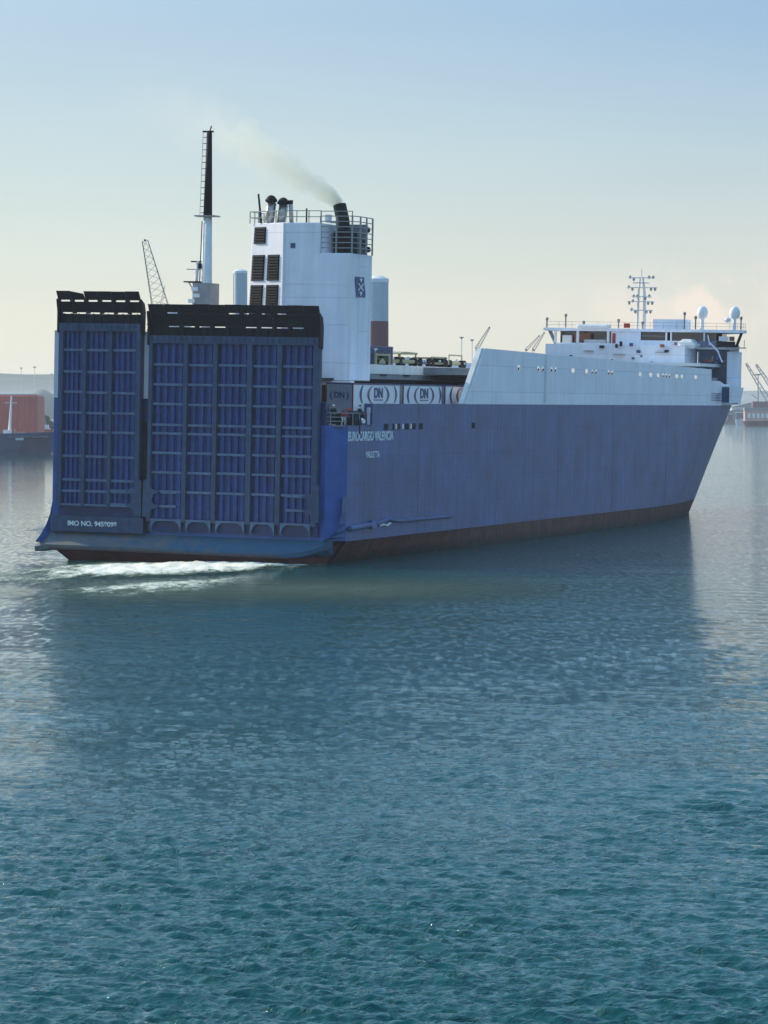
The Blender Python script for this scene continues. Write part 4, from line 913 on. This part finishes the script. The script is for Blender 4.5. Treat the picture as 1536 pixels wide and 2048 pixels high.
def person(x, y, z, rz, label, top, legs, helmet, pose='stand'):
    o = on_ship('person', x, y, z, rz); tag(o, label, 'person')
    if pose == 'stand':
        J = {'pel':(0,0,.95,.15),'chest':(.02,0,1.32,.17),'neck':(.03,0,1.50,.07),'head':(.05,0,1.66,.105),
             'hl':(0,.1,.88,.11),'kl':(.04,.12,.48,.075),'al':(0,.13,.08,.05),'tl':(.16,.14,.04,.045),
             'hr':(0,-.1,.88,.11),'kr':(.02,-.13,.48,.075),'ar':(-.04,-.14,.08,.05),'tr':(.12,-.15,.04,.045),
             'sl':(.02,.2,1.40,.075),'el':(.08,.27,1.12,.05),'wl':(.30,.22,1.02,.035),
             'sr':(.02,-.2,1.40,.075),'er':(.08,-.27,1.12,.05),'wr':(.30,-.2,1.05,.035)}
    else:
        J = {'pel':(-.15,0,.80,.16),'chest':(.18,0,1.08,.17),'neck':(.36,0,1.20,.07),'head':(.46,0,1.30,.105),
             'hl':(-.13,.1,.75,.11),'kl':(.14,.13,.44,.08),'al':(-.04,.14,.08,.05),'tl':(.12,.15,.04,.045),
             'hr':(-.13,-.1,.75,.11),'kr':(.10,-.14,.44,.08),'ar':(-.1,-.15,.08,.05),'tr':(.06,-.16,.04,.045),
             'sl':(.26,.2,1.12,.075),'el':(.42,.24,.88,.05),'wl':(.55,.16,.72,.035),
             'sr':(.26,-.2,1.12,.075),'er':(.42,-.24,.90,.05),'wr':(.58,-.14,.76,.035)}
    E = [('pel','chest'),('chest','neck'),('neck','head'),('pel','hl'),('hl','kl'),('kl','al'),('al','tl'),('pel','hr'),('hr','kr'),('kr','ar'),('ar','tr'),
         ('chest','sl'),('sl','el'),('el','wl'),('chest','sr'),('sr','er'),('er','wr')]
    ks = list(J); me = bpy.data.meshes.new('body'); me.from_pydata([J[k][:3] for k in ks], [(ks.index(a), ks.index(c)) for a, c in E], [])
    bo = bpy.data.objects.new('body', me); COL.objects.link(bo); bo.parent = o; me.materials.append(top); me.materials.append(legs); me.materials.append(M['skin'])
    sk = bo.modifiers.new('skin', 'SKIN')
    for i, k in enumerate(ks):
        me.skin_vertices[0].data[i].radius = (J[k][3], J[k][3]); me.skin_vertices[0].data[i].use_root = (k == 'pel')
    ss = bo.modifiers.new('sub', 'SUBSURF'); ss.levels = 1; ss.render_levels = 1
    bpy.context.view_layer.update()
    nm = bpy.data.meshes.new_from_object(bo.evaluated_get(bpy.context.evaluated_depsgraph_get())); bo.modifiers.clear(); bo.data = nm
    nm.materials.clear()
    for q in (top, legs, M['skin']): nm.materials.append(q)
    hz_ = J['neck'][2]; pz = J['pel'][2]
    for p in nm.polygons:
        c = p.center; p.use_smooth = True
        hx = Vector(J['head'][:3])
        p.material_index = 2 if ((c-hx).length < .16 or (c-Vector(J['wl'][:3])).length < .07 or (c-Vector(J['wr'][:3])).length < .07) else (1 if c.z < pz-.02 else 0)
    hx = J['head']
    MB().lathe([(.145,0),(.14,.03),(.115,.1),(.05,.145)], (hx[0],hx[1],hx[2]+.03), 12).build('helmet', helmet, o, smooth=True)
    # hands: palm and fingers closed on the rail or rope
    for s_ in ('wl','wr'):
        w = Vector(J[s_][:3]); m = MB(); m.box(w.x, w.x+.09, w.y-.04, w.y+.04, w.z-.02, w.z+.02)
        for f in range(4): m.tube([(w.x+.09,w.y-.03+.02*f,w.z),(w.x+.13,w.y-.03+.02*f,w.z-.01),(w.x+.14,w.y-.03+.02*f,w.z-.05-.004*(f%2))], .009, 5)
        m.tube([(w.x+.02,w.y+.04*(1 if s_=='wl' else -1)*-1,w.z),(w.x+.07,w.y-.06*(1 if s_=='wl' else -1),w.z-.03)], .011, 5)
        m.build('hand', M['skin'], o)
    return o
person(1.3,-12.3,12.42,pi,'person in dark workwear and a white helmet standing at the stern rail', M['cloth'], M['cloth'], M['lite'])
person(2.6,-12.75,12.42,-2.2,'person in a red and white jacket bending over beside the winch', M['red'], M['letter'], M['red'], 'bend')
person(5.2,-13.3,12.42,-1.9,'person in dark clothes standing against the end of the blue bulwark', M['cloth'], M['cloth'], M['cloth'])

# exhaust smoke ---------------------------------------------------------
sm = SM @ Vector((17.2,-6.5,32.75))
ptw = lambda px, py, Y_: Vector(((px-768)/6400*Y_, Y_, CAM_H + (820-py)/6400*Y_))
p0_ = sm; p1_ = ptw(180, 165, 318)
ax = (p1_-p0_); LEN = ax.length; axn = ax.normalized(); upv = (Vector((0,0,1)) - axn*axn.z).normalized(); sidev = axn.cross(upv)
smoke_m = MB()
prof = []; Rf = lambda s: 0.62 + 5.4 * (s ** 0.85)
bow = lambda s: -1.9 * sin(pi * s ** 0.8) * .6
nS = 20; nA_ = 14
for i in range(nS+1):
    s_ = i/nS
    for k in range(nA_):
        t_ = 2*pi*k/nA_; smoke_m.v.append((s_*LEN, Rf(s_)*cos(t_), -bow(s_)*1.0 + Rf(s_)*sin(t_)))
for i in range(nS):
    for k in range(nA_):
        l = (k+1) % nA_; a = i*nA_; smoke_m.f.append((a+k,a+l,a+nA_+l,a+nA_+k))
smoke_m.f.append(tuple(range(nA_))[::-1]); smoke_m.f.append(tuple(nS*nA_+k for k in range(nA_)))
ms_ = bpy.data.materials.new('exhaust_smoke'); ms_.use_nodes = True; t = ms_.node_tree; t.nodes.clear()
o_ = N(t, 'ShaderNodeOutputMaterial'); pv = N(t, 'ShaderNodeVolumePrincipled'); t.links.new(pv.outputs[0], o_.inputs['Volume'])
pv.inputs['Color'].default_value = (1.0,.95,.80,1); pv.inputs['Anisotropy'].default_value = 0.5
tcn = N(t, 'ShaderNodeTexCoord'); sx = N(t, 'ShaderNodeSeparateXYZ'); t.links.new(tcn.outputs['Object'], sx.inputs[0])
s_ = math_node(t, 'DIVIDE', sx.outputs['X'], LEN, clamp=True)
rad_ = math_node(t, 'ADD', 0.62, math_node(t, 'MULTIPLY', 5.4, math_node(t, 'POWER', s_, 0.85)))
bw = math_node(t, 'MULTIPLY', math_node(t, 'SINE', math_node(t, 'MULTIPLY', math_node(t, 'POWER', s_, 0.8), pi)), 1.14)
zz = math_node(t, 'SUBTRACT', sx.outputs['Z'], bw)
nv = N(t, 'ShaderNodeTexNoise'); nv.inputs['Scale'].default_value = 0.42; nv.inputs['Detail'].default_value = 4; nv.inputs['Roughness'].default_value = .6; t.links.new(tcn.outputs['Object'], nv.inputs['Vector'])
rn = math_node(t, 'DIVIDE', math_node(t, 'SQRT', math_node(t, 'ADD', math_node(t, 'POWER', sx.outputs['Y'], 2.0), math_node(t, 'POWER', zz, 2.0))), rad_)
q = math_node(t, 'SUBTRACT', 1.0, math_node(t, 'ADD', rn, math_node(t, 'MULTIPLY', math_node(t, 'SUBTRACT', nv.outputs['Fac'], .45), 1.5)), clamp=True)
fall = math_node(t, 'DIVIDE', math_node(t, 'POWER', math_node(t, 'SUBTRACT', 1.0, s_, clamp=True), 1.6), math_node(t, 'MULTIPLY', rad_, rad_))
dens = math_node(t, 'MULTIPLY', math_node(t, 'MULTIPLY', q, fall), 3.8)
t.links.new(dens, pv.inputs['Density'])
smk = smoke_m.build('exhaust_smoke', ms_)
smk.matrix_world = Matrix(((axn.x,sidev.x,upv.x,p0_.x),(axn.y,sidev.y,upv.y,p0_.y),(axn.z,sidev.z,upv.z,p0_.z),(0,0,0,1)))
tag(smk, 'pale yellowish exhaust smoke drifting up and left from the funnel', 'smoke', kind='stuff')

# ------------------------------------------------------------------ background
PT = lambda px, py, Y_: Vector(((px-768)/6400*Y_, Y_, CAM_H + (820-py)/6400*Y_))   # a bearing and height at distance Y_
# land
def hill(name, x0, x1, y, h, seed, m_, depth=300):
    rs = np.random.RandomState(seed); nx, ny = 90, 14; mb = MB()
    ph = rs.uniform(0, 6, 8)
    for j in range(ny):
        for i in range(nx):
            u = i/(nx-1); v = j/(ny-1); env = sin(pi*min(max(u,0),1))**.35
            z = h*env*sin(pi*v*.5)**.6*(.72+.14*sin(u*7+ph[0])+.08*sin(u*17+ph[1])+.04*sin(u*41+ph[2]+v*5)+.03*sin(u*83+ph[3]+v*9))
            mb.v.append((x0+(x1-x0)*u, y+depth*v, z-1 if j else -2))
    for j in range(ny-1):
        for i in range(nx-1): a = j*nx+i; mb.f.append((a,a+1,a+nx+1,a+nx))
    return mb.build(name, m_, None, smooth=True)
tag(hill('hills', -5200, -120, 6800, 165, 1, M['rock'], 1500), kind='structure')
tag(hill('hills', -350, 5200, 8200, 80, 4, M['rock'], 1200), kind='structure')
quay = MB().box(-2600, 3600, 3050, 3300, -2, 3.5).build('quay', M['quay']); tag(quay, kind='structure')
# wooded knoll and dome-shaped rock at the left edge
def knoll(name, c, rx, ry, h, m_, seed, n=22):
    rs = np.random.RandomState(seed); mb = MB(); ph = rs.uniform(0,6,6)
    prof = [(1,-.05),(.97,.2),(.9,.42),(.78,.62),(.6,.8),(.35,.94),(.12,1.0)]
    for r, z in prof:
        for k in range(n):
            t_ = 2*pi*k/n; q = 1+.07*sin(3*t_+ph[0])+.05*sin(7*t_+ph[1]+z*4)+rs.uniform(-.03,.03)
            mb.v.append((c[0]+rx*r*q*cos(t_), c[1]+ry*r*q*sin(t_), h*z*(1+rs.uniform(-.03,.03))))
    for i in range(len(prof)-1):
        for k in range(n): l = (k+1) % n; a = i*n; mb.f.append((a+k,a+l,a+n+l,a+n+k))
    mb.f.append(tuple((len(prof)-1)*n+k for k in range(n)))
    return mb.build(name, m_, smooth=True)
tag(knoll('hills', (PT(86,800,3900).x, 3900, 0), 24, 50, 38, M['rock'], 3), kind='structure')
def tree(x, y, h, r, label):
    o = empty('tree', (x,y,1.5)); tag(o, label, 'tree', 'trees on the far left shore')
    MB().tube([(0,0,0),(.2,0,h*.35),(0,.2,h*.7)], [.5,.35,.15], 6).tube([(0.1,0,h*.3),(r*.4,0,h*.6)], .2, 5).build('trunk', M['rope'], o)
    m = MB()
    for k in range(420):
        d = Vector((random.gauss(0,1),random.gauss(0,1),random.gauss(0,1))).normalized()*random.random()**.4
        p = Vector((d.x*r, d.y*r, h*.62+d.z*h*.36)); s_ = random.uniform(.35,.9); a = Vector((random.gauss(0,1),random.gauss(0,1),random.gauss(0,1))).normalized(); c = a.orthogonal().normalized()
        b0 = len(m.v); m.v += [tuple(p+a*s_), tuple(p+c*s_), tuple(p-a*s_), tuple(p-c*s_)]; m.f.append((b0,b0+1,b0+2,b0+3))
    m.build('crown', M['tree'], o)
for px, h, r, lb in ((80,11,5,'tallest dark tree above the far buildings, left of the stern'),(88,9,4,'dark tree just right of the tallest one on the far left shore'),(96,7,3.5,'lowest dark tree beside the ship stern on the far left shore')):
    p = PT(px, 800, 1500); tree(p.x, 1500, h, r, lb)
lq = MB().box(-900, PT(108,0,1480).x+60, 1470, 1560, -2, 1.5).build('quay', M['quay']); tag(lq, kind='structure')
for px, w, h, dd, lb in ((81,3.5,6.5,1480,'small pale shed under the tallest tree on the far left shore'),(90,4,4.5,1475,'low pale shed right of the small shed on the far left shore'),(97,3,3.2,1472,'lowest pale shed close to the ship stern on the far left shore')):
    p = PT(px, 0, dd); o = empty('shed', (p.x, dd, 1.5)); tag(o, lb, 'shed', 'sheds on the far left shore')
    bx('wall', M['quay'], o, -w/2, w/2, 0, 6, 0, h*.7); MB().prism([(-w/2-.2,h*.7),(0,h),(w/2+.2,h*.7)], 'y', -.2, 6.2).build('roof', M['silow'], o)
    bx('door', M['dark'], o, -.5, .5, -.05, -.001, 0, 1.8)

# left: dark blue cargo vessel with its mast, a big maroon hull behind it
def far_ship(name, label, cat, hull_pts, z_top, m_, y, beam, rake=6.0, sheer=1.0):
    x0, x1 = hull_pts; o = empty(name, (x1, y, 0)); tag(o, label, cat)
    m = MB(); L_ = x1-x0; n = 24; nz = 4
    for sgn in (-1, 1):
        b0 = len(m.v)
        for i in range(n+1):
            s_ = i/n; x = -L_*(1-s_)
            for j in range(nz):
                zf = j/(nz-1); hb = beam/2*(1-max(0,(s_-.82)/.18)**2.2)*(.96 if j == 0 else 1)
                m.v.append((x+rake*zf*(max(0,s_-.7)/.3), sgn*hb, -1.0+(z_top+1.0+sheer*max(0,(s_-.75)/.25)**2)*zf))
        for i in range(n):
            for j in range(nz-1): a = b0+i*nz+j; m.f.append((a,a+nz,a+nz+1,a+1))
    m.f.append((0,1,2,3,(n+1)*nz+3,(n+1)*nz+2,(n+1)*nz+1,(n+1)*nz))
    m.build('hull', m_, o)
    bx('deck', M['grey'], o, -L_+.2, 0, -beam*.46, beam*.46, z_top-1.0, z_top-.9)
    return o
Y1 = 985.0
fs = far_ship('cargo_ship', 'dark navy cargo ship with white foremast, cut by the left frame edge', 'ship', (PT(-600,0,Y1).x, PT(99,0,Y1).x), 6.2, M['fnavy'], Y1, 18, 3.0, .6)
ox = -fs.location.x; rel = lambda px: PT(px,0,Y1).x - fs.location.x
MB().tube([(rel(20),-2,6),(rel(23),-2,12),(rel(25),-2,17.8)], [.55,.38,.25], 8).build('foremast', M['lite'], fs)
bx('mast_yard', M['lite'], fs, rel(12), rel(36), -2.2, -1.9, 15.6, 15.8); bx('deck_winch', M['lite'], fs, rel(10), rel(26), -5, -3, 6.2, 7.4)
bx('hatch', M['pink'], fs, rel(31), rel(35), -5, -3, 6.2, 7.6); bx('hatch', M['pink'], fs, rel(38), rel(53), -5, -3, 6.2, 6.8)
bx('name_stripe', M['silow'], fs, rel(38), rel(54), -9.08, -9.0, 4.3, 5.0)
mh = empty('moored_ship', (PT(75,0,1080).x, 1080, 0)); tag(mh, 'tall maroon slab-sided ship moored behind the navy cargo ship', 'ship')
L2 = 120
bx('hull', M['maroon'], mh, -L2, 0, 0, 24, -1, 18.6, bevel=.6)
for k in range(18): bx('hull_frame', M['maroon'], mh, -2.5-k*4.2, -2.2-k*4.2, -.12, -.001, .5, 18.2)
bx('gunwale', M['silow'], mh, -L2, .1, -.2, -.01, 18.6, 18.9)
bt = empty('tug_boat', (PT(92,0,1150).x, 1150, 0)); tag(bt, 'rusty brown tug between the maroon ship and the car carrier stern', 'boat')
MB().hexa([(-4,-2,-1),(3.6,-2,-1),(3.6,3,-1),(-4,3,-1)], [(-4.4,-2.6,4.2),(4.2,-2.4,5.0),(4.2,3.2,5.0),(-4.4,3.2,4.2)]).build('hull', M['plum'], bt)
bx('deck_house', M['rorange'], bt, -3.0, 2.6, -1.6, 2.4, 4.3, 6.6); bx('wheelhouse', M['lite'], bt, -1.8, 1.0, -1, 1.6, 6.61, 8.2); MB().tube([(0,0,8.2),(0,0,10.5)], .12, 5).build('mast', M['steel'], bt)

# right: tug with plum and salmon superstructure and a small launch
Y2 = 2600.0
ts = far_ship('tug_boat', 'salmon and plum coloured ship with dark mast, cut by the right frame edge', 'ship', (PT(1620,0,Y2).x-0, PT(1621,0,Y2).x+45), 5.0, M['pink'], Y2, 14, 2, .5)
ts.location.x = PT(1494,0,Y2).x + 45
R2 = lambda px: PT(px,0,Y2).x - ts.location.x; Z2 = lambda py: CAM_H + (820-py)/6400*Y2
MB().hexa([(R2(1490),-7,-1),(R2(1700),-7,-1),(R2(1700),7,-1),(R2(1490),7,-1)], [(R2(1484),-7,Z2(842)),(R2(1700),-7,Z2(842)),(R2(1700),7,Z2(842)),(R2(1484),7,Z2(842))]).build('lower_hull', M['plum'], ts)
bx('deck_house', M['pink'], ts, R2(1488), R2(1620), -5, 5, Z2(842)+.01, Z2(821))
for k in range(8): bx('window', M['lite'], ts, R2(1494+k*9), R2(1499+k*9), -5.1, -5.001, Z2(836), Z2(827))
bx('bridge_house', M['plum'], ts, R2(1504), R2(1600), -4, 4, Z2(815)+.01, Z2(803)); bx('deck_edge', M['crane'], ts, R2(1487), R2(1620), -5.5, 5.5, Z2(821)+.01, Z2(815))
MB().tube([(R2(1515),-2,Z2(803)),(R2(1515),-2,Z2(750))], [.55,.35], 8).build('mast', M['crane'], ts)
MB().tube([(R2(1513),-2,Z2(797)),(R2(1502),-2,Z2(789))], .3, 6).build('mast_derrick', M['crane'], ts); bx('mast_crosstree', M['crane'], ts, R2(1509), R2(1520), -2.3, -1.7, Z2(751), Z2(748))
ln = empty('launch', (PT(1479,0,2900).x, 2900, 0)); tag(ln, 'small white launch with dark cabin just right of the big ship bow', 'boat')
MB().hexa([(-3,-1.5,-.5),(4,-1.5,-.5),(4,1.5,-.5),(-3,1.5,-.5)], [(-3.6,-1.9,5.0),(5.6,-1.9,5.8),(5.6,1.9,5.8),(-3.6,1.9,5.0)]).build('hull', M['silow'], ln)
bx('deck_house', M['fnavy'], ln, -3.2, 3.4, -1.5, 1.5, 5.81, 11.0); bx('cabin_top', M['lite'], ln, -3.4, 3.6, -1.6, 1.6, 11.01, 11.6)
for px, w, h, yy, m_, lb in ((1478,26,11,3040,'quay','pale low warehouse just right of the big ship bow'),(1500,34,17,3046,'silow','taller grey warehouse behind the salmon ship'),(1526,30,13,3042,'pink','salmon warehouse at the right frame edge')):
    p = PT(px, 0, yy); o = empty('warehouse', (p.x, yy, 3.5)); tag(o, lb, 'warehouse', 'warehouses on the far right quay')
    bx('wall', M[m_], o, -w/2, w/2, 5, 20, 0, h*.75); MB().prism([(-w/2-.5,h*.75),(0,h),(w/2+.5,h*.75)], 'y', 4.5, 20.5).build('roof', M['crane'], o)
    for k in (-.3, 0, .3): bx('door', M['dark'], o, w*k-2, w*k+2, 4.8, 4.99, 0, h*.5)
# harbour cranes
def lattice(m, a, c, w, r, n=10):
    a, c = Vector(a), Vector(c); d = (c-a).normalized(); s1 = d.cross(Vector((0,1,0))).normalized()*w; s2 = Vector((0,1,0))*w
    cs = [s1+s2, s1-s2, -s1-s2, -s1+s2]
    for q in cs: m.tube([a+q, c+q*.35], r, 4)
    for i in range(n):
        for k in range(4):
            f0, f1 = i/n, (i+1)/n; q0, q1 = cs[k], cs[(k+1) % 4]
            m.tube([a.lerp(c,f0)+q0*(1-.65*f0), a.lerp(c,f1)+q1*(1-.65*f1)], r*.6, 3)
def crane(Y_, base, tip, heel, label, w=1.2, r=.22, tail=None, tower=None):
    pb = PT(*base, Y_); o = empty('harbour_crane', (pb.x, Y_, 3.0)); tag(o, label, 'crane', 'faint harbour cranes in the distance')
    L0 = Vector((pb.x, Y_, 3.0)); V = lambda p: PT(*p, Y_) - L0
    m = MB(); lattice(m, V(base), V(tip), w, r); m.build('jib', M['crane'], o)
    m = MB(); z = V(base).z
    for dx in (-3,3):
        for dy in (-3,3): m.tube([(dx,dy,-1.0),(dx*.4,dy*.4,z)], .4, 4)
    m.build('portal', M['crane'], o)
    bx('cab', M['crane'], o, -1.6, 1.8, -1.6, 1.6, z-1.2, z+1.4)
    if heel:
        m = MB(); m.tube([V(base), V(heel)], .22, 4); m.tube([V(heel), V(tip)], .05, 3)
        if tail: m.tube([V(heel), V(tail)], .15, 4)
        m.build('back_stay', M['crane'], o)
    tp = V(tip); bx('jib_head', M['rib'], o, tp.x-.9, tp.x+.9, -.6, .6, tp.z-.6, tp.z+1.0)
    return o
crane(2600, (321,612), (291,482), (330,572), 'tallest faint lattice crane, seen between the two stern ramps', 6.4, .30, tail=(326,607))
crane(4600, (953,698), (979,655), (958,685), 'distant slanted jib crane left of the raked white hull edge', 2.8, .50)
crane(4600, (1066,700), (1088,666), None, 'distant jib crane nearest the bridge, pointing right', 2.4, .40)
crane(4800, (1052,700), (1078,672), None, 'distant jib crane behind and left of the one nearest the bridge', 2.0, .38)
crane(4200, (1545,815), (1492,728), None, 'long slanted jib at the right edge, left one of the two', 3.2, .55)
crane(4200, (1560,800), (1512,730), None, 'long slanted jib at the right edge, right one of the two', 3.2, .55)
def lamp_tower(px, pt, Y_, label, w=2.2):
    p = PT(px, pt, Y_); o = empty('light_tower', (p.x, Y_, 3.0)); M_t = M['silow']; tag(o, label, 'light tower', 'high light towers in the port')
    h = p.z-3.0; MB().tube([(0,0,-1),(0,0,h)], [.7,.45], 6).build('pole', M_t, o)
    m = MB(); m.lathe([(.5,-2.2),(w*1.4,.0),(w*1.5,.6),(.5,.8)], (0,0,h), 8); m.build('lamp_ring', M_t, o); return o
lamp_tower(923, 675, 4300, 'left one of the two light towers behind the yellow deck vehicles')
lamp_tower(944, 680, 4500, 'right one of the two light towers behind the yellow deck vehicles')
lamp_tower(43, 736, 6000, 'faint light tower above the maroon ship, left one', 1.8)
lamp_tower(70, 734, 6200, 'faint light tower above the maroon ship, right one', 2.4)
lamp_tower(103, 748, 6400, 'faint light tower closest to the car carrier stern', 1.8)
# silos behind the ship
def silo(px0, px1, pt, Y_, label, redz=None):
    a, c = PT(px0,pt,Y_), PT(px1,pt,Y_); r = (c.x-a.x)/2; h = a.z
    o = empty('silo', ((a.x+c.x)/2, Y_, 0)); tag(o, label, 'silo', 'pale silos behind the ship')
    zr = redz or 3
    MB().lathe([(r*1.0,-1),(r,zr)], (0,0,0), 28).build('lower_drum', M['silor'], o, smooth=False)
    MB().lathe([(r*.995,zr+.01),(r*.995,h)], (0,0,0), 28).build('upper_drum', M['silow'], o)
    MB().lathe([(r*1.03,0),(r*1.03,r*.35),(r*.5,r*.6)], (0,0,h+.01), 28).build('cap', M['lite'], o); 
    MB().tube([(-r*.96,-r*.3,h*.2),(-r*.96,-r*.3,h)], r*.04, 4).build('ladder', M['crane'], o)
    return o
silo(467,495,548,560,'pale silo standing left of the black funnel louvres')
silo(734,777,566,600,'pale silo with a dull red lower half, right of the funnel', CAM_H + (820-643)/6400*600)

# ------------------------------------------------------------------ haze
hm = bpy.data.materials.new('haze_air'); hm.use_nodes = True; t = hm.node_tree; t.nodes.clear()
o_ = N(t, 'ShaderNodeOutputMaterial'); pv = N(t, 'ShaderNodeVolumePrincipled'); t.links.new(pv.outputs[0], o_.inputs['Volume'])
pv.inputs['Color'].default_value = (.90,.94,1.0,1); pv.inputs['Density'].default_value = 0.00008; pv.inputs['Anisotropy'].default_value = 0.2
haze = MB().box(-15000, 15000, -14500, 15000, -5.0, 52).build('haze', hm); tag(haze, kind='stuff')
